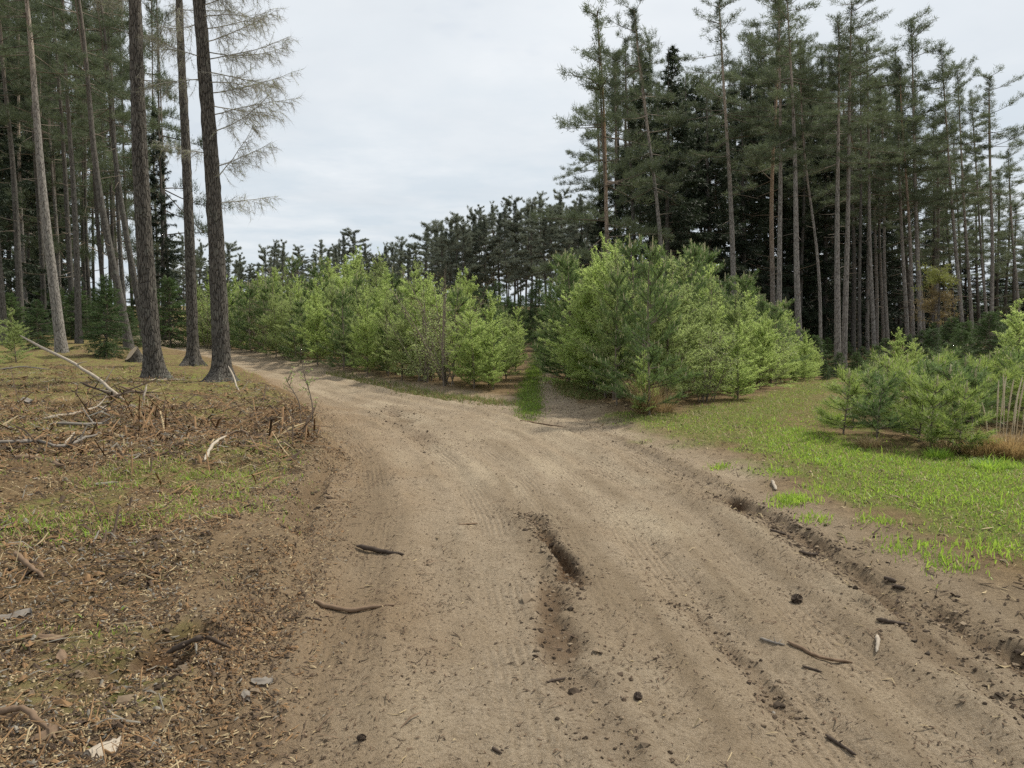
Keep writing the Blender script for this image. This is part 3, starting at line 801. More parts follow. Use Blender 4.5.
def pine_sapling(seed, h=2.4, Rr=.8, whorls=7, nl=.065, nw=.0072, per=6, candle=.10, low=.05):
    rg = np.random.default_rng(seed); mb = MB()
    shoots = []
    tips = []
    for w in range(whorls):
        t = w / whorls
        z = h * (low + (1 - low - candle) * (w + .15) / (whorls - .3))
        for b in range(per + rg.integers(-1, 2)):
            az = rg.uniform(0, 6.28)
            ln = Rr * (1 - t) ** .75 * rg.uniform(.65, 1.12) * (.8 if w == 0 else 1)
            pts, d = limb_curve(np.array([0, 0, z + rg.normal(0, .03)]), az, R(12 + 42 * t + rg.normal(0, 8)), ln, R(rg.uniform(10, 35)), 5)
            mb.tube(pts, np.linspace(.011 * (1 - .6 * t), .004, 5), 3, 0, False)
            shoots.append((pts, d, .25)); tips.append((pts[-1], d[-1]))
            for s in range(int(2 + ln / .09)):
                uu = np.array([rg.uniform(.3, 1.0)]); p = along(pts, uu)[0]
                l2 = rg.uniform(.10, .30) * (1.15 - .5 * uu[0])
                p2, d2 = limb_curve(p, az + rg.choice([-1, 1]) * R(rg.uniform(25, 60)), R(15 + 35 * t + rg.normal(0, 10)), l2, R(20), 3)
                mb.tube(p2, np.linspace(.004, .0025, 3), 3, 0, False)
                shoots.append((p2, d2, 0.0)); tips.append((p2[-1], d2[-1]))
    lead = np.array([[0, 0, h * .45], [0, 0, h * .8], [0, 0, h * (1 - candle * .35)]]); ld = np.repeat(np.array([[0, 0, 1.0]]), 3, 0)
    shoots.append((lead, ld, 0))
    TP = []; TD = []
    for pp, d_, u0 in shoots:
        L_ = np.linalg.norm(np.diff(pp, axis=0), axis=1).sum()
        n = max(12, int(L_ / .0042))
        u = rg.uniform(u0, 1, n)
        TP.append(along(pp, u)); TD.append(along(d_, u))
    P = np.concatenate(TP); D = unit(unit(np.concatenate(TD)) * .85 + rg.normal(0, .5, (len(P), 3)))
    mb.needles(P, D, nl * rg.lognormal(0, .2, len(P)), nw, 1)
    for p, d_ in tips:
        if rg.random() < .55:
            c = rg.uniform(.03, .07) * (h / 2.4) ** .4
            dd = unit(d_ * .5 + np.array([0, 0, 1.0]))
            mb.tube([p, p + dd * c * .6, p + dd * c], [.006, .005, .002], 4, 2, False)
    cz = h * (1 - candle)
    for k in range(5):
        a = k * 1.256 + rg.uniform(0, 1); c = h * candle * rg.uniform(.25, .5)
        dd = np.array([math.cos(a) * .35, math.sin(a) * .35, 1.0]); mb.tube([np.array([0, 0, cz]), np.array([0, 0, cz]) + dd * c], [.008, .003], 4, 2, False)
    mb.tube([(0, 0, cz), (0, 0, h * (1 - candle * .4)), (0, 0, h)], [.011, .010, .004], 5, 2, False)
    return mb

def birch_bush(seed, h=1.8, Rr=.75, nstem=7, nl=.030, nw=.019, leafd=1.0):
    rg = np.random.default_rng(seed); mb = MB()
    TP = []; TD = []
    for s in range(nstem):
        az = rg.uniform(0, 6.28); ln = h * rg.uniform(.6, 1.05)
        pts, d = limb_curve(np.array([rg.normal(0, .06), rg.normal(0, .06), 0]), az, R(rg.uniform(58, 88)), ln, R(rg.uniform(-18, 8)), 7)
        mb.tube(pts, np.linspace(.012, .003, 7), 4, 0, False)
        for b in range(17):
            uu = np.array([rg.uniform(.08, .97)]); p = along(pts, uu)[0]
            l2 = Rr * rg.uniform(.3, .9) * (1.05 - .65 * uu[0])
            p2, d2 = limb_curve(p, rg.uniform(0, 6.28), R(rg.uniform(5, 55)), l2, R(rg.uniform(-25, 15)), 4)
            mb.tube(p2, np.linspace(.005, .002, 4), 3, 0, False)
            n = max(4, int(l2 / .011 * leafd)); u = rg.uniform(.1, 1, n)
            TP.append(along(p2, u) + rg.normal(0, .03, (n, 3))); TD.append(along(d2, u))
    P = np.concatenate(TP); D = unit(np.concatenate(TD) * .4 + rg.normal(0, .7, (len(P), 3)) + np.array([0, 0, -.1]))
    mb.leaves(P, D, nl * rg.lognormal(0, .25, len(P)), nw * rg.lognormal(0, .2, len(P)), 1)
    return mb

# mesh pools ------------------------------------------------------
POOL = {}
POOL['pine'] = [pine_crown(100 + i, 5.0, 1.75, [11, 10, 12, 9][i % 4], [.8, .45, .6, .35][i % 4]).mesh('crown', [M['twig'], M['pine_leaf']]) for i in range(8)]
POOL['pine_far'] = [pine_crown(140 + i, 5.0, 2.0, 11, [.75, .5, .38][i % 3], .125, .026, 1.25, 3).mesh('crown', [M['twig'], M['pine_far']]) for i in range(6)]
POOL['spruce'] = [spruce_crown(200 + i, 9.0, 1.75).mesh('crown', [M['twig'], M['spruce_leaf']]) for i in range(5)]
POOL['bush'] = [spruce_crown(220 + i, 2.0, .8, .03, .10, .045, .011, 7, .05, .75).mesh('foliage', [M['twig'], M['bush_spruce']]) for i in range(3)]
POOL['larch'] = [larch_sapling(300 + i, 2.4, .80 + .1 * (i % 3), 105, .042, .0135, 1.1).mesh('foliage', [M['twig'], M['larch_leaf']]) for i in range(5)]
POOL['larch_dull'] = [larch_sapling(320 + i, 2.4, .85, 95, .040, .013, .95).mesh('foliage', [M['twig'], M['larch_mid']]) for i in range(4)]
POOL['sapine'] = [pine_sapling(340 + i, 2.4, .82, 8).mesh('foliage', [M['twig'], M['sap_pine'], M['candle']]) for i in range(4)]
POOL['youngpine'] = [pine_sapling(360 + i, .95, .42, 4, .08, .0062, 5, .16, .14).mesh('foliage', [M['twig'], M['sap_pine_bright'] if i % 2 else M['sap_pine'], M['candle']]) for i in range(5)]
POOL['birch'] = [birch_bush(380 + i).mesh('foliage', [M['twig'], M['birch_leaf']]) for i in range(3)]
POOL['brown'] = [birch_bush(390 + i, 2.0, .7, 8, .026, .016, .35).mesh('foliage', [M['twig'], M['rust_leaf'] if i == 0 else M['larch_mid']]) for i in range(2)]
NOMH = {'larch': 2.4, 'larch_dull': 2.4, 'sapine': 2.4, 'youngpine': .95, 'birch': 1.8, 'brown': 2.0, 'bush': 2.0}

def stem_mesh(h, r):
    mb = MB(); k = 7
    t = np.linspace(0, 1, k)
    mb.tube(np.stack([.02 * h * np.sin(t * 3), .015 * h * np.sin(t * 4 + 1), -.08 + t * (h * .97 + .08)], 1), r * (1 - .85 * t), 6)
    return mb.mesh('stem', [M['twig']])
STEMS = {k: stem_mesh(h, .022 if h > 1.2 else .014) for k, h in NOMH.items()}

def sapling(kind, x, y, h, name, label, cat, group, wide=1.0, rot=None, lean=0.0):
    z = H(x, y) - .02
    e = thing(name, label, cat, (x, y, z), group)
    s = h / NOMH[kind]
    e.rotation_euler = (random.uniform(-.04, .04) + 0, random.uniform(-.04, .04) + lean, rot if rot is not None else random.uniform(0, 6.28))
    e.scale = (s * wide, s * wide, s)
    link('stem', STEMS[kind], e)
    link('foliage', random.choice(POOL[kind]), e)
    return e

# ------------------------------------------------------------------ tall trees
def trunk_curve(dx, dy, dz, r, sway, k=18, ph=0.0):
    t = np.linspace(0, 1, k)
    sw = sway * np.sin(t * math.pi * 1.6 + ph) * np.sin(math.pi * t)
    return np.stack([dx * t + sw, dy * t + sw * .6, -.25 + (dz + .25) * t], 1), t

def tall_tree(name, label, cat, group, pxb, Y, pxt, pyt, dia, crown='pine', frac=.55, cw=1.0, bark='pine_bark', sway=.12, seg=9, flare=.45, variant=None, rel=True):
    x = AT(pxb, 345, Y)[0]; z = H(x, Y)
    tp = AT(pxt, pyt, Y)
    dz = tp[2] - z; dx = tp[0] - x
    e = thing(name, label, cat, (x, Y, z), group)
    mb = MB()
    pts, t = trunk_curve(dx, random.uniform(-.02, .02) * dz, dz, dia / 2, sway, 18, random.uniform(0, 6))
    zz = pts[:, 2]
    rad = dia / 2 * (1 - .88 * t ** 1.15) * (1 + flare * np.exp(-np.maximum(zz, 0) / .22))
    rad[-1] = .01
    mb.tube(pts, rad, seg)
    link('trunk', mb.mesh('trunk', [M[bark]]), e)
    if crown:
        pool = POOL[crown]
        me = pool[variant % len(pool)] if variant is not None else random.choice(pool)
        c = link('crown', me, e)
        if crown.startswith('pine'):
            Lc = dz * (1 - frac)
            i = np.array([frac]); p0 = along(pts, i)[0]; p1 = pts[-1]
            d = Vector(p1 - p0)
            c.location = Vector(p0)
            c.rotation_mode = 'QUATERNION'
            c.rotation_quaternion = d.to_track_quat('Z', 'Y') @ Matrix.Rotation(random.uniform(0, 6.28), 3, 'Z').to_quaternion()
            s = d.length / 5.0
            c.scale = (cw * (.55 + .45 * s), cw * (.55 + .45 * s), s)
        else:
            s = dz / 9.0
            c.scale = (cw * s, cw * s, s)
            c.rotation_euler = (0, math.atan2(dx, dz), random.uniform(0, 6.28)) if False else (0, 0, random.uniform(0, 6.28))
    return e

ORD = ['first', 'second', 'third', 'fourth', 'fifth', 'sixth', 'seventh', 'eighth', 'ninth', 'tenth', 'eleventh', 'twelfth', 'thirteenth', 'fourteenth', 'fifteenth', 'sixteenth',
       'seventeenth', 'eighteenth', 'nineteenth', 'twentieth']
def order(i, n, one='trees'):
    if i == 0: return 'leftmost'
    if i == n - 1: return 'rightmost'
    return ORD[i] + ' from left'

def row_order(i, n, row):
    if n <= 9: return f'{order(i, n)} in {row}'
    m = (n + 2) // 3
    seg, j = divmod(i, m)
    c = min(m, n - seg * m)
    return f"{order(j, c)} in {row}, {['left', 'middle', 'right'][seg]} third"

# --- the three big larches by the bend, and pines beside them ----------------
def near_trunk(pxb, pyb, pxt, pyt, Y, dia, lean_px_mid, seed, roots=6):
    """thick rough trunk with displaced bark and a root flare"""
    x = AT(pxb, pyb, Y)[0]; z = H(x, Y)
    tp = AT(pxt, pyt, Y); k = 170; seg = 30
    Htot = 15.0
    ux = (tp[0] - x) / (tp[2] - z)
    zz = np.concatenate([np.linspace(-.25, 1.2, 50), np.linspace(1.24, Htot, k - 50)])
    cxx = ux * zz + lean_px_mid * np.sin(np.clip(zz / 7, 0, 1) * math.pi)
    a = np.arange(seg) * 2 * math.pi / seg
    rad = dia / 2 * (1.06 - .055 * np.maximum(zz, 0))
    rad = np.maximum(rad, .02)
    rg = np.random.default_rng(seed)
    ra = rg.uniform(0, 6.28, roots)
    fl = sum(np.maximum(0, np.cos(a[None, :] - q)) ** 10 for q in ra)
    rr_ = rad[:, None] * (1 + (.26 + .75 * fl) * np.exp(-np.maximum(zz, 0) / .17)[:, None])
    AA, ZZ = np.meshgrid(a, zz)
    nx, ny = np.cos(AA) * 2.2, np.sin(AA) * 2.2
    pl = np.abs(fbm(nx * 4 + seed, ny * 4 + ZZ * 2.4, seed % 7, 3)) + .5 * np.abs(fbm(nx * 7 + ZZ * 3, ny * 7 - ZZ * 5, 3 + seed % 5, 2))
    rr_ = rr_ + (.028 * pl - .012) * np.minimum(1, rad[:, None] / .1)
    V = np.stack([cxx[:, None] + rr_ * np.cos(AA), rr_ * np.sin(AA), ZZ], -1).reshape(-1, 3)
    i = np.arange(k - 1)[:, None] * seg; j = np.arange(seg)[None, :]; j2 = (j + 1) % seg
    q = np.stack([i + j, i + j2, i + seg + j2, i + seg + j], -1).reshape(-1, 4)
    mb = MB(); mb.add(V, q)
    return mb, (x, Y, z), (zz, cxx)

def bare_crown(spec, seed):
    """leafless larch limbs; spec rows: (point on trunk, azimuth deg, length, elevation deg)"""
    rg = np.random.default_rng(seed); mb = MB()
    tw = []; td = []
    for (p, az, ln, el) in spec:
        az = R(az)
        pts, d = limb_curve(np.array(p), az, R(el), ln, R(rg.uniform(-22, 38)), 8)
        pts = pts + np.cumsum(rg.normal(0, .008, pts.shape), 0)
        mb.tube(pts, np.linspace(.012, .0025, 8), 5, 0, False)
        for s in range(int(ln / .026)):
            u = np.array([rg.uniform(.15, 1)]); q = along(pts, u)[0]
            l2 = rg.uniform(.15, .5) * (1.15 - .5 * u[0])
            p2, d2 = limb_curve(q, az + R(rg.normal(0, 55)), R(rg.uniform(-75, 25)), l2, R(rg.uniform(-35, 40)), 5)
            mb.tube(p2, np.linspace(.0032, .0016, 5), 3, 0, False)
            n = int(l2 / .013); uu = rg.uniform(.15, 1, n); pp = along(p2, uu); dd = along(d2, uu)
            tw.append(pp); td.append(unit(unit(dd) * .6 + rg.normal(0, .5, pp.shape) + np.array([0, 0, -.15])))
    P = np.concatenate(tw); D = np.concatenate(td)
    mb.needles(P, D, rg.uniform(.05, .20, len(P)), .0036, 0)
    n = int(len(P) * .18); k = rg.integers(0, len(P), n)
    mb.needles(np.repeat(P[k], 2, 0), rg.normal(0, 1, (2 * n, 3)), .02, .008, 1)
    return mb

for spec in (
    dict(label='nearest larch with bare drooping twigs on its right side, trunk by the road bend', b=(222, 374), t=(199, 0), Y=15.0, d=.315, seed=21, mid=.05),
    dict(label='thick dark scaly larch trunk standing alone left of the pair by the road', b=(154, 372), t=(135, 0), Y=15.3, d=.33, seed=22, mid=-.06),
    dict(label='slimmer larch trunk just left of and behind the twiggy larch', b=(193, 362), t=(179, 0), Y=18.6, d=.25, seed=23, mid=.03)):
    mb, loc, (zz, cxx) = near_trunk(spec['b'][0], spec['b'][1], spec['t'][0], spec['t'][1], spec['Y'], spec['d'], spec['mid'], spec['seed'])
    e = thing('larch_tree', spec['label'], 'larch tree', loc, 'large larches by the road bend')
    link('trunk', mb.mesh('trunk', [M['larch_bark']]), e)
    rg = np.random.default_rng(spec['seed'] + 50)
    rows = []
    cxz = lambda h_: float(np.interp(h_, zz, cxx))
    if spec['seed'] == 21:
        for h_, ln, el, az in ((3.75, 1.15, 42, -5), (3.35, .95, 8, 4), (4.65, 1.25, 12, -10), (4.95, 1.3, 18, 15), (5.35, 1.35, 6, 0), (5.55, 1.25, -4, -25), (5.95, 1.35, 12, 10), (6.25, 1.3, 10, -8), (6.5, 1.2, 14, 30),
                              (6.9, 1.3, 16, 0), (7.1, 1.25, 4, -18), (7.4, 1.35, 10, 8), (7.7, 1.3, 16, -5), (8.0, 1.3, 12, 20), (8.3, 1.3, 12, -12), (8.6, 1.3, 15, 5), (4.0, 1.0, 20, 12), (5.15, 1.15, -8, 28), (5.75, 1.25, -10, -14), (6.1, 1.2, -6, 22), (6.7, 1.3, -4, -30), (7.25, 1.2, -8, 14), (7.55, 1.3, 0, -20), (7.85, 1.2, -6, 26), (8.15, 1.3, 0, -2), (8.45, 1.2, -4, 16), (4.3, .9, 0, 170), (5.6, .9, -5, 200), (6.6, 1.0, 0, 150), (7.6, 1.1, 5, 190), (8.2, 1.1, 5, 165), (6.0, .9, -5, 230)):
            rows.append(((cxz(h_), 0, h_), az, ln * 1.17, el))
        for i in range(26):
            h_ = rg.uniform(7.5, 14.5); rows.append(((cxz(h_), 0, h_), rg.uniform(0, 360), rg.uniform(.7, 1.4), rg.uniform(-5, 25)))
    else:
        for i in range(20):
            h_ = rg.uniform(6.8, 14.5); rows.append(((cxz(h_), 0, h_), rg.uniform(0, 360), rg.uniform(.6, 1.2), rg.uniform(-10, 25)))
    link('bare_branches', bare_crown(rows, spec['seed']).mesh('bare_branches', [M['bare_twig'], M['larch_mid']]), e)

LG = 'pines and spruces of the left wood'
left_rows = [
    # label, pxb, Y, pxt, pyt, dia, crown, frac, cw, bark, sway
    ('pale grey pine leaning left in front at the far left', 62, 22, 14, -110, .34, 'pine', .62, 1.0, 'pine_bark', .06),
    ('leaning grey pine with slightly bent trunk left of the thick dark larch', 130, 24.5, 62, -95, .30, 'pine', .60, 1.0, 'dark_bark', .16),
    ('brown pine leaning behind the thick dark larch, its trunk showing on the left', 146, 28, 88, -95, .28, 'pine', .52, 1.1, 'dark_bark', .15),
    ('straight dark pine in the left wood, right one of the close pair', 79, 27, 57, -90, .26, 'pine', .6, 1.0, 'dark_bark', .06),
    ('thin straight pine in the left wood, left one of the close pair', 76, 31, 51, -60, .27, 'pine', .55, 1.0, 'dark_bark', .05),
    ('dark pine at the left edge of the photo behind the pale one', 23, 29, -2, -60, .30, 'pine', .55, 1.1, 'dark_bark', .08),
    ('slim pine in the gap between the bent leaning pine and thick larch', 127, 33, 103, -30, .24, 'pine', .5, 1.0, 'dark_bark', .05),
    ('slim dark pine in the left wood right of the close pair', 108, 35, 84, -20, .25, 'pine', .5, 1.0, 'dark_bark', .05),
    ('dark pine between the pale leaning pine and the left edge', 45, 34, 31, -30, .26, 'pine', .5, 1.1, 'dark_bark', .07),
    ('shadowed pine trunk farthest left, cut by the photo edge', 4, 26, -20, -70, .30, 'pine', .6, 1.1, 'dark_bark', .06),
]
for k, (lab, a, Y, c, d, dia, cr, fr, cw, bk, sw) in enumerate(left_rows):
    tall_tree('pine_tree', lab, 'pine tree', LG, a, Y, c, d, dia * .85, cr, fr, cw, bk, sw, 12, variant=k)
# thinner trunks deeper in the left wood
thin = [(160, 55), (170, 47), (0, 36), (27, 36), (60, 37), (92, 38), (121, 50), (12, 38), (32, 41), (54, 40), (66, 44), (88, 42), (96, 47), (112, 46), (118, 41), (38, 48), (20, 50), (72, 50), (134, 48), (6, 44), (103, 52), (49, 52), (84, 54)]
thin.sort()
for k, (a, Y) in enumerate(thin):
    tall_tree('pine_tree', f'thin pine deep in the left wood, {row_order(k, len(thin), "the back rows")}', 'pine tree', LG, a, Y, a - 14 + random.uniform(-5, 5), random.uniform(-70, 20), random.uniform(.17, .24),
              'pine', random.uniform(.2, .42), .8, random.choice(['dark_bark', 'dark_bark', 'pine_bark']), .1, 8)
sl = [(-12, 30, -14, -40, 1.0), (10, 37, 8, -60, 1.0), (40, 46, 38, 0, .9), (165, 36, 160, 105, .62), (62, 60, 62, 40, .8), (20, 62, 20, 20, .9)]
sl.sort()
for k, (a, Y, c, d, w) in enumerate(sl):
    tall_tree('spruce_tree', f'dark drooping spruce filling the left wood, {order(k, len(sl))} of its spruces', 'spruce tree', LG, a, Y, c, d, .22, 'spruce', .5, w, 'dark_bark', .03, 7)
# understory
us = [(105, 20.5, 2.05, 'bush', 'small dark conical spruce between the leaning pine and thick larch', 1.0), (14, 18.5, 1.35, 'larch_dull', 'yellow green bush at the left edge below the pale pine', 1.3), (-14, 17, 1.5, 'larch_dull', 'light green bush cut by the left photo edge', 1.2),
      (40, 24, 1.5, 'bush', 'low spruce bush behind the base of the pale leaning pine', 1.2), (132, 26, 1.3, 'bush', 'low dark spruce bush just left of the thick larch base', 1.1), (14, 27, 1.7, 'bush', 'dark spruce bush in shade at the far left', 1.3),
      (80, 30, 2.0, 'bush', 'shaded spruce bush deep between the left trunks', 1.3), (172, 30, 2.6, 'bush', 'spruce bush behind the slimmer larch, in the gap beside it', 1.2), (60, 36, 2.2, 'bush', 'dim spruce bush farthest back between the left trunks', 1.5),
      (115, 38, 2.4, 'bush', 'dim spruce bush behind the small conical spruce', 1.4), (30, 40, 2.6, 'bush', 'tall dim spruce bush at the back of the left wood', 1.4), (-2, 35, 2.4, 'bush', 'dim spruce bush at the very left behind the edge trunk', 1.4), (142, 42, 2.8, 'bush', 'far dim spruce bush glimpsed beside the thick larch', 1.4), (95, 45, 2.6, 'bush', 'far dim spruce bush right of the close pair of pines', 1.5)]
for (a, Y, h, kd, lab, wd) in us:
    sapling(kd, AT(a, 345, Y)[0], Y, h, 'spruce_bush' if kd == 'bush' else 'larch_bush', lab, 'spruce bush' if kd == 'bush' else 'larch bush', 'undergrowth of the left wood', wd)

# --- far pines on the skyline --------------------------------------------------
far = []
sky_x = [150, 230, 260, 300, 345, 380, 410, 440, 480, 520, 560, 600]
sky_y = [238, 246, 250, 248, 236, 244, 232, 222, 214, 205, 200, 206]
xx = 158
while xx < 606:
    far.append((xx, float(np.interp(xx, sky_x, [150, 135, 130, 125, 112, 110, 105, 100, 95, 90, 84, 80])) + random.uniform(-6, 6), float(np.interp(xx, sky_x, sky_y)) + random.choice([-6, 0, 4, 10, 16])))
    xx += random.uniform(6.0, 10.5) if xx < 430 else random.uniform(4.5, 8)
for k in range(62):
    a = 165 + k * 7.0 + random.uniform(-3, 3)
    far.append((a, float(np.interp(a, sky_x, [150, 135, 130, 125, 112, 110, 105, 100, 95, 90, 84, 80])) + random.uniform(14, 26), float(np.interp(a, sky_x, sky_y)) + random.choice([8, 16, 22, 30])))
far.sort()
zones = [(0, 215, 'between the big larch trunks'), (215, 262, 'just right of the twiggy larch'), (262, 310, 'above the left half of the left thicket'), (310, 358, 'above the middle of the left thicket'),
         (358, 405, 'above the left thicket, right part'), (405, 450, 'above the right end of the left thicket'), (450, 500, 'left of the gap between thickets'), (500, 545, 'over the gap between thickets'), (545, 612, 'left of the tall right wood')]
for z0, z1, wh in zones:
    zz_ = [f for f in far if z0 <= f[0] < z1]
    for k, (a, Y, t) in enumerate(zz_):
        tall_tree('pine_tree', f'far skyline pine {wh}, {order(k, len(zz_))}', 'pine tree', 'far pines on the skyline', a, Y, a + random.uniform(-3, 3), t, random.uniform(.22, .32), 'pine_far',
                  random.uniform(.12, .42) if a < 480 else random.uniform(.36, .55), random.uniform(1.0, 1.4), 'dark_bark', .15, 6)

# --- right wood -----------------------------------------------------------------
RG = 'pines and spruces of the right wood'
right_rows = [
    ('leftmost tall pine of the right wood, open tapering crown against the sky', 616, 27, 597, 10, .24, .28, 1.15, 'warm_bark', .10),
    ('second tall pine of the right wood, grey trunk leaning left', 672, 26, 634, 10, .23, .50, 1.1, 'pine_bark', .10),
    ('tall grey pine rising over the central thicket, high bare trunk', 739, 26, 720, -6, .28, .60, 1.1, 'pine_bark', .06),
    ('orange trunked pine with forked look right of the tall grey pine', 773, 28, 777, -10, .26, .52, 1.2, 'warm_bark', .16),
    ('straight pine close against the orange trunked pine', 781, 25, 781, -18, .25, .56, 1.1, 'pine_bark', .05),
    ('pine leaning left over the right end of the central thicket', 803, 24, 784, -14, .27, .58, 1.1, 'pine_bark', .08),
    ('thin curved pale pine right of the leaning one', 823, 25, 802, 40, .15, .72, .6, 'pine_bark', .22),
    ('front twin pine, left and darker of two touching trunks', 839, 24.5, 838, 22, .27, .62, 1.2, 'pine_bark', .04),
    ('front twin pine, right and paler of two touching trunks', 845, 25.2, 851, 2, .25, .62, 1.35, 'pine_bark', .04),
    ('slim pine just right of the front twin trunks', 861, 29, 858, 40, .18, .60, .9, 'dark_bark', .06),
    ('grey pine alone between the twin trunks and the orange group', 876, 29, 866, 45, .22, .60, 1.2, 'pine_bark', .08),
    ('left pine of the close group of three behind the yellowed tree', 910, 31, 895, 55, .23, .52, 1.2, 'pine_bark', .06),
    ('orange middle pine of the close group of three', 916, 30, 897, 70, .22, .52, 1.2, 'warm_bark', .10),
    ('tallest right pine of the close group of three, tapering top', 922, 31, 911, 20, .25, .50, 1.15, 'pine_bark', .05),
    ('long leaning pine right of the yellowed tree', 967, 31, 938, 52, .22, .60, 1.1, 'pine_bark', .05),
    ('upright slim pine crossing the long leaning one', 975, 33, 956, 68, .21, .58, 1.0, 'pine_bark', .06),
    ('slim pine with thin crown second from right edge', 991, 35, 969, 95, .18, .60, .8, 'pine_bark', .06),
    ('pine near the right edge with broad bent crown against the sky', 993, 31, 986, 78, .23, .60, 1.25, 'pine_bark', .12),
    ('short pine at the right photo edge with low crown', 1022, 34, 1010, 150, .2, .55, 1.2, 'pine_bark', .10),
]
for k, (lab, a, Y, c, d, dia, fr, cw, bk, sw) in enumerate(right_rows):
    tall_tree('pine_tree', lab, 'pine tree', RG, a, Y, c, d, dia * .78, 'pine', fr, cw, bk, sw, 12, variant=k)
back = []
xx = 606
while xx < 1060:
    top = float(np.interp(xx, [600, 640, 680, 700, 760, 800, 850, 900, 950, 1000, 1040], [60, 30, 70, 60, 30, 40, 40, 64, 108, 165, 225]))
    back.append((xx, random.uniform(36, 48), top + random.uniform(0, 40)))
    xx += random.uniform(5, 10)
zb = [(600, 690, 'behind the two leftmost pines'), (690, 760, 'around the tall grey pine'), (760, 830, 'behind the orange trunked pine'), (830, 890, 'behind the front twin trunks'), (890, 950, 'behind the close group of three'), (950, 1100, 'towards the right photo edge')]
for z0, z1, wh in zb:
    q = [b for b in back if z0 <= b[0] < z1]
    for k, (a, Y, t) in enumerate(q):
        tall_tree('pine_tree', f'slender pine in the right wood {wh}, {order(k, len(q))}', 'pine tree', RG, a, Y, a - 4 + random.uniform(-8, 8), t, random.uniform(.16, .24), 'pine', random.uniform(.42, .62), random.uniform(.9, 1.2), random.choice(['pine_bark', 'dark_bark', 'dark_bark']), .12, 7)
spr = [(640, 33, 625, 60, .9), (668, 31, 668, 48, .95), (690, 34, 686, 78, 1.0), (712, 33, 708, 95, .95), (745, 35, 742, 70, 1.0), (770, 38, 770, 80, 1.0), (800, 40, 798, 90, 1.0), (825, 38, 825, 110, 1.0), (600, 38, 600, 190, .9), (622, 36, 618, 150, .9),
       (655, 40, 655, 100, 1.1), (725, 42, 725, 90, 1.1), (760, 46, 760, 60, 1.1), (790, 48, 790, 70, 1.1), (850, 44, 850, 120, 1.1), (875, 46, 875, 150, 1.1), (900, 48, 900, 165, 1.1), (932, 50, 932, 190, 1.1), (682, 46, 682, 90, 1.2), (815, 52, 815, 90, 1.2), (840, 54, 840, 110, 1.2),
       (965, 52, 965, 225, 1.2), (995, 50, 995, 235, 1.2), (1025, 48, 1025, 225, 1.2), (868, 58, 868, 150, 1.3), (925, 60, 925, 200, 1.3), (580, 42, 578, 235, .9), (565, 46, 563, 255, 1.0)]
spr.sort()
zs = [(0, 630, 'at the left end of the right wood'), (630, 700, 'behind the two leftmost tall pines'), (700, 765, 'around the tall grey pine'), (765, 830, 'behind the leaning pine'), (830, 905, 'behind the front twin trunks'), (905, 1100, 'deep towards the right edge')]
for z0, z1, wh in zs:
    q = [b for b in spr if z0 <= b[0] < z1]
    for k, (a, Y, c, d, w) in enumerate(q):
        tall_tree('spruce_tree', f'dark dense spruce {wh}, {order(k, len(q))}', 'spruce tree', RG, a, Y, c, d, .24, 'spruce', .5, w, 'dark_bark', .03, 7)

# --- thickets ---------------------------------------------------------------------
def thicket(edge, rows, sky, where, group, picker, dirv, seed):
    rg = random.Random(seed)
    P = [G(*p) for p in edge]
    for r_, (off, step, lower, rowname) in enumerate(rows):
        pts = []
        # resample edge
        L = [0]
        for a, b in zip(P[:-1], P[1:]): L.append(L[-1] + math.dist(a, b))
        s = rg.uniform(0, step * .5)
        while s < L[-1]:
            x = float(np.interp(s, L, [p[0] for p in P])); y = float(np.interp(s, L, [p[1] for p in P]))
            x += dirv[0] * off + rg.gauss(0, .12); y += dirv[1] * off + rg.gauss(0, .15)
            s += step * rg.uniform(.75, 1.25) * (1 + .02 * max(0, y - 14))
            pts.append((x, y))
        items = []
        for x, y in pts:
            pxx = 512 + F * x / (y * CP)
            top = float(np.interp(pxx, [q[0] for q in sky], [q[1] for q in sky])) + lower + rg.choice([-12, -4, 0, 4, 10, 18])
            h = AT(pxx, top, y)[2] - H(x, y)
            if r_ == 0 and 'central' in where and 672 < pxx < 760: h *= .72
            items.append((pxx, x, y, max(h, .7)))
        items.sort()
        kinds = [picker(pxx, r_, rg) for pxx, *_ in items]
        for k, ((pxx, x, y, h), kd) in enumerate(zip(items, kinds)):
            look = {'larch': 'bright green larch sapling', 'larch_dull': 'dull green larch sapling', 'sapine': 'dark green pine sapling', 'birch': 'pale leafed birch bush', 'brown': 'brownish half bare bush', 'bush': 'dark spruce sapling'}[kd]
            nm = {'larch': 'larch_sapling', 'larch_dull': 'larch_sapling', 'sapine': 'pine_sapling', 'birch': 'birch_bush', 'brown': 'thin_bush', 'bush': 'spruce_sapling'}[kd]
            cat = {'larch': 'larch sapling', 'larch_dull': 'larch sapling', 'sapine': 'pine sapling', 'birch': 'birch bush', 'brown': 'bush', 'bush': 'spruce sapling'}[kd]
            sapling(kd, x, y, h, nm, f'{look}, {row_order(k, len(items), rowname)} of the {where}', cat, group, rg.uniform(.9, 1.2) * (1.15 if h < 1.9 else 1))

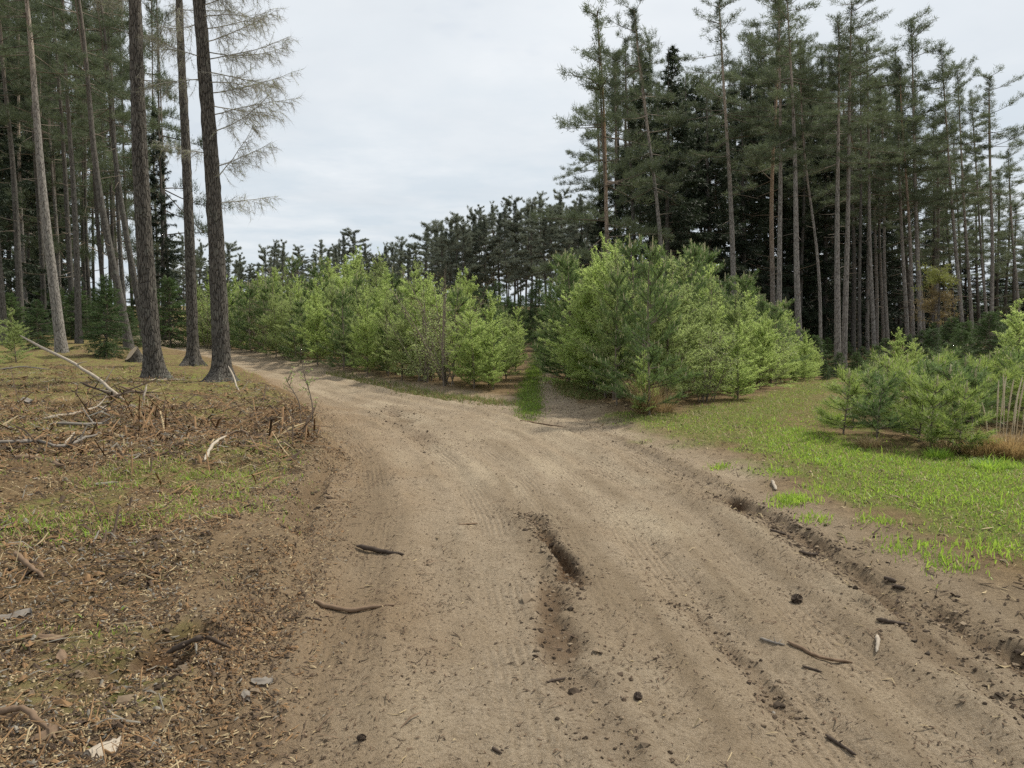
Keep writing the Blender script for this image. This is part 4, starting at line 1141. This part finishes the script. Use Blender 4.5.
def pick_left(pxx, r_, rg):
    if pxx > 455 and r_ <= 1: return 'larch'
    if r_ == 0: return rg.choices(['larch_dull', 'sapine', 'brown', 'larch', 'birch'], [4, 2, 2, 2, 1])[0]
    return rg.choices(['larch', 'larch_dull', 'sapine', 'brown'], [4, 4, 2, .8])[0]
thicket([(486, 393), (460, 391), (430, 387), (395, 381), (360, 375), (325, 369), (290, 363), (262, 358), (238, 354), (215, 350), (196, 347), (178, 344)],
        [(.35, .60, 26, 'front row'), (1.2, .75, 12, 'second row'), (2.5, 1.1, 4, 'third row'), (4.0, 1.4, 0, 'fourth row'), (5.6, 1.5, -2, 'back row')],
        [(150, 276), (180, 274), (230, 268), (300, 266), (350, 258), (400, 270), (440, 262), (470, 272), (490, 290), (512, 318)], 'left thicket', 'saplings of the left thicket', pick_left, (.25, .97), 4)

def pick_mid(pxx, r_, rg):
    if r_ == 0:
        if pxx < 575: return 'sapine'
        if pxx < 615: return 'larch'
        if pxx < 672: return 'larch_dull'
        if pxx < 690: return 'larch'
        if pxx < 728: return 'birch'
        return rg.choice(['larch', 'larch', 'larch', 'birch'])
    if r_ == 1:
        if pxx < 610: return 'larch'
        if pxx < 680: return 'sapine'
        return rg.choice(['larch', 'larch', 'sapine', 'larch_dull'])
    return rg.choices(['sapine', 'larch', 'larch_dull'], [5, 2, 2])[0]
thicket([(592, 395), (602, 402), (612, 407), (645, 411), (672, 411), (700, 411), (722, 408), (745, 402), (768, 395), (792, 387), (812, 379), (824, 372)],
        [(.3, .62, 18, 'front row'), (1.1, .75, 6, 'second row'), (2.0, .85, 0, 'third row'), (3.2, 1.0, -2, 'fourth row'), (4.6, 1.2, -4, 'back row')],
        [(540, 305), (560, 262), (600, 250), (645, 234), (690, 248), (720, 268), (760, 294), (800, 318), (815, 335), (835, 352)], 'central thicket', 'saplings of the central thicket', pick_mid, (-.05, 1.0), 9)

x, y, z = GH(645, 412)
h_ = AT(645, 236, y)[2] - z
sapling('sapine', x, y - .25, h_, 'pine_sapling', 'tallest dark pointed pine sapling at the front corner of the central thicket', 'pine sapling', 'saplings of the central thicket', .92)
x, y, z = GH(618, 405)
sapling('sapine', x, y, AT(622, 262, y)[2] - z, 'pine_sapling', 'dark pine sapling just left of the tallest pointed one in the central thicket', 'pine sapling', 'saplings of the central thicket', .85)
# left flank of the central thicket and the dark far end of the track
gap = [(576, 18.5, 296, 'sapine'), (582, 16, 290, 'sapine'), (569, 22, 300, 'bush'), (545, 27, 308, 'bush'), (538, 33, 312, 'sapine'), (530, 34, 310, 'bush'), (522, 31, 305, 'sapine'), (514, 27, 302, 'bush'), (497, 22, 305, 'sapine'), (492, 18, 318, 'bush'), (541, 38, 314, 'sapine'), (533, 40, 314, 'bush'), (553, 30, 300, 'sapine'), (518, 37, 308, 'sapine'), (580, 21, 280, 'sapine'), (488, 20, 300, 'sapine'), (548, 36, 308, 'bush'), (526, 36, 312, 'bush'), (505, 30, 300, 'bush'), (498, 26, 296, 'sapine')]
gap.sort()
for k, (a, Y, t, kd) in enumerate(gap):
    x = AT(a, 345, Y)[0]; h = AT(a, t, Y)[2] - H(x, Y)
    sapling(kd, x, Y, h, 'pine_sapling' if kd == 'sapine' else 'spruce_sapling', f"shaded {'pine' if kd == 'sapine' else 'spruce'} sapling closing the far end of the narrow track, {order(k, len(gap))}", 'pine sapling' if kd == 'sapine' else 'spruce sapling', 'saplings at the end of the track', 1.1)

# low feathery larch with a straw skirt at the thicket corner
x, y, z = GH(641, 413)
sapling('larch', x, y - .12, .95, 'larch_sapling', 'small feathery larch above straw at the front corner of the central thicket', 'larch sapling', None, .95)

# right-hand young pines
yp = [(1002, 428, 366), (1020, 420, 358), (976, 426, 356), (852, 422, 374), (918, 442, 376), (1032, 428, 364), (844, 434, 366), (878, 441, 372), (908, 434, 368), (932, 447, 372), (960, 453, 378), (897, 425, 362), (922, 428, 360), (946, 432, 362), (970, 436, 366), (866, 424, 368), (885, 416, 356), (935, 418, 352), (962, 420, 354), (905, 412, 352), (985, 415, 352), (1010, 418, 350), (870, 410, 360), (945, 408, 346)]
yp.sort()
for k, (a, b, t) in enumerate(yp):
    x, y, z = GH(a, b); h = AT(a, t, y)[2] - z
    sapling('youngpine', x, y, h, 'young_pine', f"young pale tipped pine, {row_order(k, len(yp), 'low right verge clump')}", 'young pine', 'young pines beside the right verge', random.uniform(1.0, 1.35))
rb = [(884, 25, 338, 'bush', 'low shaded spruce bush behind the lone grey pine trunk'), (920, 27, 330, 'bush', 'low shaded spruce bush right of the close group of three pines'), (935, 29, 322, 'bush', 'shaded spruce bush behind the yellowed tree'), (965, 24, 322, 'bush', 'shaded spruce bush at the base of the long leaning pine'), (990, 28, 312, 'bush', 'shaded spruce bush behind the largest dark spruce bush'), (846, 27, 342, 'bush', 'low shaded spruce bush straight behind the twin trunks'), (862, 26, 346, 'bush', 'low shaded spruce bush behind the slim pine by the twins'), (826, 27, 338, 'bush', 'shaded spruce bush behind the thin curved pine'), (1024, 26, 316, 'bush', 'shaded spruce bush in the gap at the right photo edge'), (898, 15.0, 326, 'larch', 'light green larch sapling behind the young pines, left of the dark spruces'), (878, 14.2, 345, 'birch', 'thin pale bush left of the light green larch behind the young pines'), (1016, 11.5, 296, 'larch', 'tall light green larch sapling at the right photo edge'),
      (932, 17.5, 328, 'bush', 'rounded dark spruce bush behind the young pines, below the yellowed tree'), (958, 18.5, 330, 'bush', 'dark spruce bush in the middle of the three behind young pines'), (985, 19.0, 312, 'bush', 'largest dark spruce bush right of the yellowed tree'), (914, 15.5, 336, 'larch', 'second light green larch sapling tucked against the spruce bush'),
      (1003, 15, 330, 'larch_dull', 'dull green larch sapling left of the tall edge larch'), (826, 17, 362, 'bush', 'low dark spruce bush at the right end of the central thicket'), (838, 19, 352, 'bush', 'dark spruce bush at the foot of the front twin pines'), (856, 21, 352, 'bush', 'dark spruce bush right of the twin pine trunks'), (815, 22, 335, 'bush', 'upright dark spruce bush left of the twin pine trunks'),
      (875, 22, 345, 'bush', 'shaded spruce bush below the lone grey pine'), (905, 24, 335, 'bush', 'shaded spruce bush at the foot of the group of three pines'), (950, 25, 318, 'bush', 'shaded tall spruce bush below the long leaning pine'), (1010, 23, 318, 'bush', 'shaded spruce bush behind the tall edge larch'), (1040, 13, 310, 'larch', 'larch sapling just beyond the tall edge larch')]
for (a, Y, t, kd, lab) in rb:
    x = AT(a, 370, Y)[0]; h = AT(a, t, Y)[2] - H(x, Y)
    nm = {'larch': 'larch_sapling', 'larch_dull': 'larch_sapling', 'birch': 'birch_bush', 'bush': 'spruce_bush'}[kd]
    sapling(kd, x, Y, h, nm, lab, nm.replace('_', ' '), None, 1.35 if kd == 'bush' else 1.15)

deep = [(k, random.uniform(52, 75), random.uniform(268, 292)) for k in range(888, 1056, 15)] 
for k, (a, Y, t) in enumerate(deep):
    x = AT(a, 345, Y)[0]; h = AT(a, t, Y)[2] - H(x, Y)
    sapling('bush', x, Y, h, 'spruce_bush', f'dim young spruce at the back of the right wood, {order(k, len(deep))}', 'spruce bush', 'dim young spruces at the back of the right wood', 1.2)
deep = [(k + random.uniform(-3, 3), random.uniform(62, 78), random.uniform(278, 298)) for k in range(440, 620, 10)]
for k, (a, Y, t) in enumerate(deep):
    x = AT(a, 345, Y)[0]; h = AT(a, t, Y)[2] - H(x, Y)
    sapling('bush', x, Y, h, 'spruce_bush', f'dim young spruce below the far pines beyond the track, {order(k, len(deep))}', 'spruce bush', 'dim young spruces below the far pines', 1.3)

# yellowed little tree in front of the right wood
x = AT(936, 345, 21)[0]; z = H(x, 21)
e = thing('withered_spruce', 'yellowed stunted spruce with flat green top before the right wood', 'spruce tree', (x, 21, z))
hh = AT(936, 266, 21)[2] - z
mb = MB(); mb.tube([(0, 0, -.1), (.03, 0, hh * .5), (0, 0, hh)], [.05, .04, .01], 7)
link('trunk', mb.mesh('trunk', [M['dark_bark']]), e)
def ragged(seed, z0, z1, Rr, n, mat):
    rg = np.random.default_rng(seed); mb = MB()
    for i in range(n):
        pts, d = limb_curve(np.array([0, 0, rg.uniform(z0, z1)]), rg.uniform(0, 6.28), R(rg.uniform(-30, 20)), Rr * rg.uniform(.5, 1.1), R(rg.uniform(-20, 30)), 4)
        mb.tube(pts, np.linspace(.01, .003, 4), 3, 0, False)
        u = rg.uniform(.2, 1, 60); P = along(pts, u)
        mb.needles(P + rg.normal(0, .04, P.shape), unit(rg.normal(0, 1, P.shape) + np.array([0, 0, -.4])), .09, .016, 1)
    return mb.mesh('crown', [M['twig'], mat])
link('green_crown', ragged(3, hh * .86, hh * .97, .62, 34, M['yellow_leaf']), e)
link('withered_crown', ragged(4, hh * .50, hh * .78, .60, 30, M['rust_leaf']), e)

# --- dry plants ---------------------------------------------------------------------
stk = [(996, 440, 378, 0), (999, 444, 374, .03), (1003, 446, 372, -.02), (1006, 440, 377, .04), (1011, 444, 374, .06), (1016, 440, 374, .05), (1021, 444, 384, .06), (988, 448, 400, -.08), (1013, 448, 390, .02)]
stk.sort()
for k, (a, b, t, ln) in enumerate(stk):
    x, y, z = GH(a, b); h = AT(a, t, y)[2] - z
    e = thing('dry_stalk', f'pale dry seed stalk standing among the young pines at right, {order(k, len(stk))}', 'dry stalk', (x, y, z), 'pale dry stalks at the right edge')
    mb = MB(); tt = np.linspace(0, 1, 8)
    P = np.stack([ln * h * tt ** 2 * 2, .02 * tt, -.03 + h * tt], 1)
    mb.tube(P, np.linspace(.0045, .003, 8), 6)
    link('stem', mb.mesh('stem', [M['stalk']]), e)
    mb = MB(); tt = np.linspace(.45, 1.0, 26)
    P = np.stack([ln * h * tt ** 2 * 2, .02 * tt, -.03 + h * tt], 1)
    mb.tube(P, (.008 + .004 * (np.arange(26) % 2)) * np.sin(np.linspace(.5, 3.0, 26)) ** .5, 7)
    link('seed_head', mb.mesh('seed_head', [M['stalk']]), e)

def tussock(name, label, a, b, rad, h, n, mat, droop=.7):
    x, y, z = GH(a, b); mb = MB()
    for i in range(n):
        az = rng.uniform(0, 6.28); r0 = rad * math.sqrt(rng.random()) * .6
        p0 = np.array([r0 * math.cos(az), r0 * math.sin(az), -.02])
        pts, d = limb_curve(p0, az + rng.normal(0, .5), R(rng.uniform(50, 88)), h * rng.uniform(.6, 1.3), -R(rng.uniform(20, 120)) * droop, 5)
        w = .004 * np.array([1, 1, .9, .6, .15]); s = np.array([-math.sin(az), math.cos(az), 0])
        v = np.concatenate([pts - s * w[:, None], pts + s * w[:, None]])
        q = np.array([[k, k + 1, k + 6, k + 5] for k in range(4)])
        mb.add(v, q)
    o = link(name, mb.mesh(name, [mat]), None, (x, y, z))
    return tag(o, label, 'grass tussock')
tussock('grass_tussock', 'rust coloured dry grass tussock at the right edge below the stalks', 1010, 456, .42, .26, 900, M['rust_straw'])
tussock('grass_tussock', 'rust brown grass tussock between young pines and the stalks', 982, 455, .32, .22, 500, M['rust_straw'])
tussock('grass_tussock', 'small straw tussock under the young pines, left of the rusty ones', 945, 452, .2, .18, 250, M['straw'])
tussock('grass_tussock', 'small green grass tuft in front of the young pines', 938, 458, .2, .13, 260, M['grass'], .8)
tussock('grass_tussock', 'low green grass tuft near the right edge of the verge', 990, 468, .24, .11, 300, M['grass'], .9)
tussock('grass_tussock', 'hanging straw brown tussock under the small feathery larch', 645, 413, .22, .50, 420, M['straw'], .35)
tussock('grass_tussock', 'faded brown straw clump behind the hanging straw tussock', 664, 412, .2, .34, 160, M['straw'], .5)
tussock('grass_tussock', 'small straw clump at foot of second young pine', 868, 446, .18, .14, 200, M['straw'], .8)
for k, (a, b, r_, h_, n_) in enumerate(((60, 420, .25, .12, 300), (70, 405, .3, .12, 300))):
    tussock('grass_tussock', ['yellowish mossy straw tuft beside the pale fallen pole', 'dry straw tuft in front of the brush pile on the bank'][1 - k], a, b, r_, h_, n_, M['straw'], 1.2)

# --- sticks, stump, cones -------------------------------------------------------------
def stick(name, label, cat, pts_px, dia, mat, lifts=None, forks=0, seed=0, group=None, taper=.6, knob=.12):
    rg = np.random.default_rng(seed + 900)
    P3 = []
    for i, pp in enumerate(pts_px):
        if len(pp) == 3:
            P3.append(AT(*pp)); continue
        a, b = pp
        x, y, z = GH(a, b)
        P3.append((x, y, z + dia * .35 + (lifts[i] if lifts else 0)))
    P3 = np.array(P3); c = P3[0].copy()
    u = np.linspace(0, 1, 14); P = along(P3 - c, u)
    L = np.linalg.norm(np.diff(P, axis=0), axis=1).sum()
    sm_ = P.copy(); sm_[1:-1] = (P[:-2] + 2 * P[1:-1] + P[2:]) / 4; P = sm_
    P = P + rg.normal(0, .008 * min(L, 1.2), P.shape) * np.array([1, 1, .4])
    rad = dia * .38 * (1 - (1 - taper) * u) * (1 + rg.normal(0, knob, 14)) * (.35 + .65 * np.minimum(1, np.minimum(u, 1 - u) / .12))
    mb = MB(); mb.tube(P, np.abs(rad) + .0008, 9)
    for f in range(forks):
        q = along(P, np.array([rg.uniform(.3, .9)]))[0]
        pts, d = limb_curve(q, rg.uniform(0, 6.28), R(rg.uniform(5, 60)), min(L * rg.uniform(.08, .22), .3), R(rg.uniform(-20, 20)), 4)
        mb.tube(pts, np.linspace(dia * .22, dia * .08, 4), 5)
    o = link(name, mb.mesh(name, [M[mat]]), None, tuple(c))
    return tag(o, label, cat, group)

stick('stick', 'short dark stick lying on the middle left of the road', 'stick', [(357, 548), (380, 553), (405, 557)], .045, 'wood_dark', seed=1)
stick('forked_stick', 'curved pale brown stick, largest on the near road', 'stick', [(311, 602), (335, 610), (352, 613), (372, 609), (395, 607)], .036, 'wood_brown', seed=2, forks=0)
stick('stick', 'curved dark branch on the right part of the road', 'stick', [(788, 643), (804, 652), (822, 660), (852, 664)], .026, 'wood_brown', seed=3)
stick('stick', 'short pale upright looking stub right of the curved dark branch', 'stick', [(877, 637), (878, 645), (876, 654)], .028, 'wood_pale', seed=4)
stick('stick', 'thin grey twig left of the curved dark branch', 'twig', [(760, 639), (772, 643), (785, 646)], .016, 'wood_grey', seed=5, forks=3)
stick('stick', 'small dark twig below the curved dark branch', 'twig', [(802, 667), (822, 673)], .016, 'wood_dark', seed=6)
stick('stick', 'dark splintered twig at the bottom right of the road', 'twig', [(825, 736), (840, 746), (856, 757)], .02, 'wood_dark', seed=7, forks=2)
stick('stick', 'tiny dark twig in the middle of the near road', 'twig', [(547, 683), (566, 679)], .016, 'wood_dark', seed=8)
stick('stick', 'thin brown twig left of the deep rut', 'twig', [(459, 525), (478, 524)], .016, 'wood_brown', seed=9)
stick('bark_piece', 'flat dark bark piece above the pale stub', 'bark', [(876, 621), (892, 624), (910, 625)], .03, 'wood_dark', seed=10)
stick('stick', 'dark twig at the near bottom centre of the road', 'twig', [(492, 749), (502, 755)], .017, 'wood_dark', seed=11)
stick('stick', 'thin dark twig left of the curved pale brown stick', 'twig', [(305, 618), (322, 621)], .014, 'wood_dark', seed=12)
stick('bark_piece', 'dark bark flake on the right road near the step', 'bark', [(799, 553), (808, 556), (818, 556)], .035, 'wood_dark', seed=13)
stick('bark_piece', 'small dark bark flake left of the step on the right', 'bark', [(770, 531), (786, 536)], .03, 'wood_dark', seed=14)
stick('wood_chip', 'whitish wood chip standing at the edge of the verge', 'wood chip', [(772, 482), (776, 491)], .036, 'wood_pale', seed=15, taper=.9)
stick('stick', 'long thin branch lying across the mouth of the narrow track', 'branch', [(520, 421), (540, 424), (566, 428)], .03, 'wood_brown', seed=16)
stick('wood_chip', 'dark lump standing for a hole right of the road step, upper one', 'wood chip', [(884, 579), (896, 583)], .03, 'wood_dark', seed=17, taper=.9)  # dark lumps added in place of small dark holes in the dirt
stick('wood_chip', 'dark lump standing for a hole right of the road step, lower one', 'wood chip', [(892, 587), (905, 590)], .028, 'wood_dark', seed=18, taper=.9)
stick('fallen_pole', 'long pale dead pole slanting across the left brush pile', 'fallen pole', [(20, 336, 13.2), (72, 362, 12.4), (100, 381, 12.0), (127, 403, 11.6)], .055, 'wood_pale', None, seed=20, taper=1.25, forks=3, knob=.05)
stick('branch', 'brown branch slanting right out of the brush pile', 'branch', [(118, 386, 12.2), (150, 396, 11.8), (178, 409, 11.2)], .05, 'wood_brown', None, seed=21, forks=3)
stick('branch', 'broken upright branch stub in the brush pile', 'branch', [(143, 410, 11.4), (144, 396, 11.4), (147, 384, 11.5)], .05, 'wood_pale', None, seed=22)
stick('branch', 'pale crooked branch below the brush pile, left one', 'branch', [(45, 422), (78, 419), (98, 414), (112, 417)], .05, 'wood_pale', [.02, .05, .08, .03], seed=23, forks=2)
stick('branch', 'grey straight branch lying level under the brush pile', 'branch', [(52, 425), (100, 426), (140, 424), (176, 420)], .055, 'wood_grey', seed=24, forks=2)
stick('branch', 'long grey crooked branch reaching in from the left edge', 'branch', [(-10, 449), (33, 446), (60, 452), (80, 446), (97, 440)], .05, 'wood_grey', [.04, .06, .02, .04, .06], seed=25, forks=3)
stick('branch', 'thick rotten branch piece near the left edge', 'branch', [(14, 461), (35, 461), (64, 469)], .08, 'wood_brown', seed=26)
stick('branch', 'pale bent stick in the reddish litter, centre of bank', 'branch', [(204, 462), (212, 452), (226, 446)], .045, 'wood_pale', [0, .06, .1], seed=27)
stick('branch', 'thin brown branch arching right of the pale bent stick', 'branch', [(222, 440), (245, 441), (264, 457)], .035, 'wood_brown', [.02, .12, .0], seed=28, forks=2)
stick('branch', 'dark root like branch under the fallen pole', 'branch', [(80, 382, 12.2), (105, 392, 12), (140, 406, 11.5)], .05, 'wood_dark', None, seed=29, forks=5)
stick('branch', 'dark branch crossing the brush pile low', 'branch', [(98, 408), (128, 401), (160, 399)], .045, 'wood_dark', [.05, .14, .08], seed=30, forks=4)
stick('branch', 'short brown branch stub at the left among mossy grass', 'branch', [(16, 566), (28, 573), (44, 580)], .045, 'wood_brown', [.06, .03, 0], seed=31)
stick('root', 'dark exposed root along the dug out edge of the bank', 'root', [(168, 664), (185, 658), (205, 652), (230, 655)], .035, 'wood_dark', [.04, .05, .06, .02], seed=32, forks=2)
stick('root', 'brown root at the lower left corner', 'root', [(-6, 722), (25, 724), (55, 742)], .035, 'wood_brown', [.02, .05, .0], seed=33, forks=2)
stick('leaning_twig', 'thin broken pole leaning against the foot of the twiggy larch', 'twig', [(229, 366, 14.3), (240, 392, 13.8), (249, 412, 13.4)], .045, 'wood_pale', None, seed=34, forks=2)
stick('branch', 'thin grey branch at the mossy back of the left bank', 'branch', [(0, 372), (25, 370), (50, 372)], .045, 'wood_grey', [.04, .06, .04], seed=35)
stick('branch', 'pale stick lying right of the brush pile near trunks', 'branch', [(150, 381), (165, 380), (188, 381)], .04, 'wood_pale', seed=36)
stick('branch', 'pale stick sticking up left of the reddish litter', 'branch', [(62, 448), (75, 436)], .03, 'wood_pale', [0, .03], seed=37)
stick('branch', 'grey stick on the bank below the pale bent stick', 'branch', [(95, 487), (118, 484)], .04, 'wood_grey', seed=38)

def slab(label, a, b, ln, wd, az, mat, tilt=.2, name='bark_piece'):
    x, y, z = GH(a, b); mb = MB(); k = 9; m = 5
    u = np.linspace(-.5, .5, k); v = np.linspace(-.5, .5, m)
    ln *= .75; wd *= .7
    U, Vv = np.meshgrid(u, v, indexing='ij')
    wv = 1 - 1.1 * np.abs(U) ** 1.3 + .5 * (vnoise(U * 7, Vv * 0 + a, 1) - .4)
    X = U * ln; Y_ = Vv * wd * wv; Z = wd * .35 * (1 - (2 * Vv) ** 2) + .01 * fbm(U * 9 + a, Vv * 9, 2, 2)
    T = np.stack([X, Y_, Z + .008], -1).reshape(-1, 3); B = np.stack([X, Y_ * .9, Z - .006], -1).reshape(-1, 3)
    i = np.arange(k - 1)[:, None] * m; j = np.arange(m - 1)[None, :]
    q = np.stack([i + j, i + m + j, i + m + j + 1, i + j + 1], -1).reshape(-1, 4)
    n = k * m
    mb.add(np.vstack([T, B]), np.vstack([q, q[:, ::-1] + n]))
    rim = [r * m for r in range(k)] + [(k - 1) * m + c for c in range(1, m)] + [r * m + m - 1 for r in range(k - 2, -1, -1)] + list(range(m - 2, 0, -1))
    mb.f.append((np.array([[p, q2, q2 + n, p + n] for p, q2 in zip(rim, rim[1:] + rim[:1])]), 0))
    o = link(name, mb.mesh(name, [M[mat]]), None, (x, y, z + .004))
    o.rotation_euler = (random.uniform(-tilt, tilt), random.uniform(-tilt, tilt), az)
    tag(o, label, 'bark')
slab('large pale curled bark slab at the bottom left corner', 103, 754, .17, .10, 1.2, 'wood_pale')
slab('grey bark slab at the left edge of the lower bank', 16, 618, .18, .08, .5, 'wood_grey')
slab('grey bark flake in front of the dug out edge', 262, 684, .12, .06, .2, 'wood_grey')
slab('brown bark flake left of the dug out edge', 62, 660, .14, .06, 2.2, 'wood_brown')
slab('brown flat bark strip near the left edge litter', 52, 640, .15, .05, .1, 'wood_brown')
slab('weathered grey slab under the fallen pole on the pile', 128, 409, .26, .16, .8, 'wood_grey')
slab('grey slab lying dark side up left of the brush pile', 28, 403, .3, .16, 2.6, 'wood_grey')
slab('small grey bark flake at the left road edge', 246, 698, .09, .05, 2.0, 'wood_grey')
slab('brown bark flake in the lower left litter', 45, 738, .12, .06, 1.0, 'wood_brown')

# stump
x, y, z = GH(137, 362)
e = thing('tree_stump', 'small tilted tree stump with pale cut face beside the thick larch', 'tree stump', (x, y, z - .03))
mb = MB(); k = 8; a = np.linspace(0, 2 * math.pi, 19)[:-1]
t = np.linspace(0, 1, k)
prof = .19 + .12 * np.exp(-t * 5)
lump = 1 + .10 * np.cos(5 * a + 1) + .05 * np.cos(9 * a)
top = .30 + .10 * np.cos(a - .6)
Vv = np.stack([prof[:, None] * lump * np.cos(a), prof[:, None] * lump * np.sin(a), t[:, None] * top[None, :]], -1).reshape(-1, 3)
i = np.arange(k - 1)[:, None] * 18; j = np.arange(18)[None, :]; j2 = (j + 1) % 18
mb.add(Vv, np.stack([i + j, i + j2, i + 18 + j2, i + 18 + j], -1).reshape(-1, 4))
link('bark', mb.mesh('bark', [M['larch_bark']]), e)
mb = MB(); ring = Vv[-18:] * np.array([.96, .96, 1]) + np.array([0, 0, .003])
mb.add(np.vstack([ring, ring.mean(0)]), np.stack([np.arange(18), (np.arange(18) + 1) % 18, np.full(18, 18)], -1))
link('cut_face', mb.mesh('cut_face', [M['wood_cut']]), e)
e.rotation_euler = (R(18), R(-16), 0)

# cones
def cone(label, a, b, s, az):
    x, y, z = GH(a, b); mb = MB()
    t = np.linspace(0, 1, 10); mb.tube(np.stack([s * 1.5 * (t - .5), 0 * t, 0 * t], 1), s * .42 * np.sin(math.pi * np.clip(t, .06, .96)) ** .7, 10)
    P = []; D = []
    for i in range(110):
        tt = (i + .5) / 110; an = i * 2.39996
        rr_ = s * .42 * math.sin(math.pi * min(max(tt, .06), .96)) ** .7
        P.append((s * 1.5 * (tt - .5), rr_ * math.cos(an), rr_ * math.sin(an))); D.append((.7, math.cos(an), math.sin(an)))
    mb.leaves(np.array(P), np.array(D), s * .32, s * .26)
    o = link('pine_cone', mb.mesh('pine_cone', [M['wood_dark']], False), None, (x, y, z + s * .38))
    o.rotation_euler = (.2, .15, az)
    tag(o, label, 'pine cone')
cone('black pine cone lying on the right part of the road', 796, 602, .046, .5)
cone('small dark pine cone on the near middle road', 638, 699, .028, 1.4)
cone('tiny pine cone at the near left of the road', 361, 740, .022, .2)

# little bare seedling at the left edge of the road
for lab, a, b, t, ln, n_ in (('tall bare seedling with a few buds at the left road edge', 312, 417, 362, -.10, 16), ('short leaning bare seedling left of the tall one', 300, 412, 378, -.30, 10)):
    x, y, z = GH(a, b); h = AT(a, t, y)[2] - z
    e = thing('bare_seedling', lab, 'seedling', (x, y, z))
    rg = np.random.default_rng(a); mb = MB()
    tt = np.linspace(0, 1, 9)
    P = np.stack([ln * h * tt + .03 * np.sin(tt * 5), .02 * np.sin(tt * 4), -.03 + (h + .03) * tt], 1); mb.tube(P, np.linspace(.010, .004, 9), 6)
    tipz = []
    for i in range(n_):
        q = along(P, np.array([rg.uniform(.15, 1)]))[0]
        pts, d = limb_curve(q, rg.uniform(0, 6.28), R(rg.uniform(10, 60)), rg.uniform(.08, .24), R(20), 4)
        mb.tube(pts, np.linspace(.005, .002, 4), 4); tipz.append(pts[-1]); tipz.append(pts[2])
    link('stem', mb.mesh('stem', [M['twig']]), e)
    mb = MB(); TPz = np.repeat(np.array(tipz), 3, 0)
    mb.leaves(TPz, rg.normal(0, 1, TPz.shape), .03, .018)
    link('foliage', mb.mesh('foliage', [M['birch_leaf']]), e)

# ------------------------------------------------------------------ sky and sun
SUN_EL, SUN_AZ = R(52), R(58)     # azimuth from +Y (view direction) clockwise, i.e. to the right
w = bpy.data.worlds.new('World'); scene.world = w; w.use_nodes = True
nt = w.node_tree; nt.nodes.clear(); N = NT(nt)
out = nt.nodes.new('ShaderNodeOutputWorld')
sky = N.n('ShaderNodeTexSky', sky_type='NISHITA')
sky.sun_disc = False; sky.sun_elevation = SUN_EL; sky.sun_rotation = SUN_AZ; sky.air_density = 1.0; sky.dust_density = 2.0
gen = N.coord('Generated')
sx = N.n('ShaderNodeSeparateXYZ', {0: gen})
zz = N.math('ADD', N.math('MAXIMUM', sx.outputs['Z'], 0.0), .10)
uv = N.n('ShaderNodeCombineXYZ', {0: N.math('DIVIDE', sx.outputs['X'], zz), 1: N.math('DIVIDE', sx.outputs['Y'], zz), 2: 0.0}).outputs[0]
n1 = N.noise(.55, uv, 6, .55, .4); n2 = N.noise(1.7, uv, 5, .6)
cl = N.mix(N.rng(n1, .32, .68), (5.5, 5.95, 6.4), (7.8, 8.0, 8.15))
cl = N.mix(N.rng(n2, .45, .75, 0, .4), cl, (7.9, 8.05, 8.15))
low = N.rng(sx.outputs['Z'], .05, .42)
cl = N.mix(low, N.mix(N.rng(n2, .40, .62, .25, .85), cl, (5.0, 5.75, 6.4)), cl)
gapf = N.rng(N.noise(.8, uv, 5, .6), .56, .72, .04, .4)
c = N.mix(gapf, cl, N.mix(1.0, sky.outputs[0], (1.0, 1.0, 1.0), 'MULTIPLY'))
bg = N.n('ShaderNodeBackground', {'Color': c, 'Strength': .1})
nt.links.new(bg.outputs[0], out.inputs['Surface'])

sd = bpy.data.lights.new('sun', 'SUN'); sd.energy = 4.0; sd.angle = R(6); sd.color = (1.0, .94, .82)
so = bpy.data.objects.new('sun', sd); COL.objects.link(so)
s = Vector((math.sin(SUN_AZ) * math.cos(SUN_EL), math.cos(SUN_AZ) * math.cos(SUN_EL), math.sin(SUN_EL)))
so.rotation_euler = (-s).to_track_quat('-Z', 'Y').to_euler()
so.location = (10, 0, 30)

vs = scene.view_settings
vs.view_transform = 'Standard'; vs.look = 'None'; vs.gamma = 1.0; vs.exposure = 0.32; vs.use_curve_mapping = False
scene.cycles.max_bounces = 7; scene.cycles.diffuse_bounces = 5; scene.cycles.glossy_bounces = 2; scene.cycles.transmission_bounces = 3; scene.cycles.transparent_max_bounces = 4
scene.cycles.use_denoising = False
scene.cycles.caustics_reflective = False; scene.cycles.caustics_refractive = False
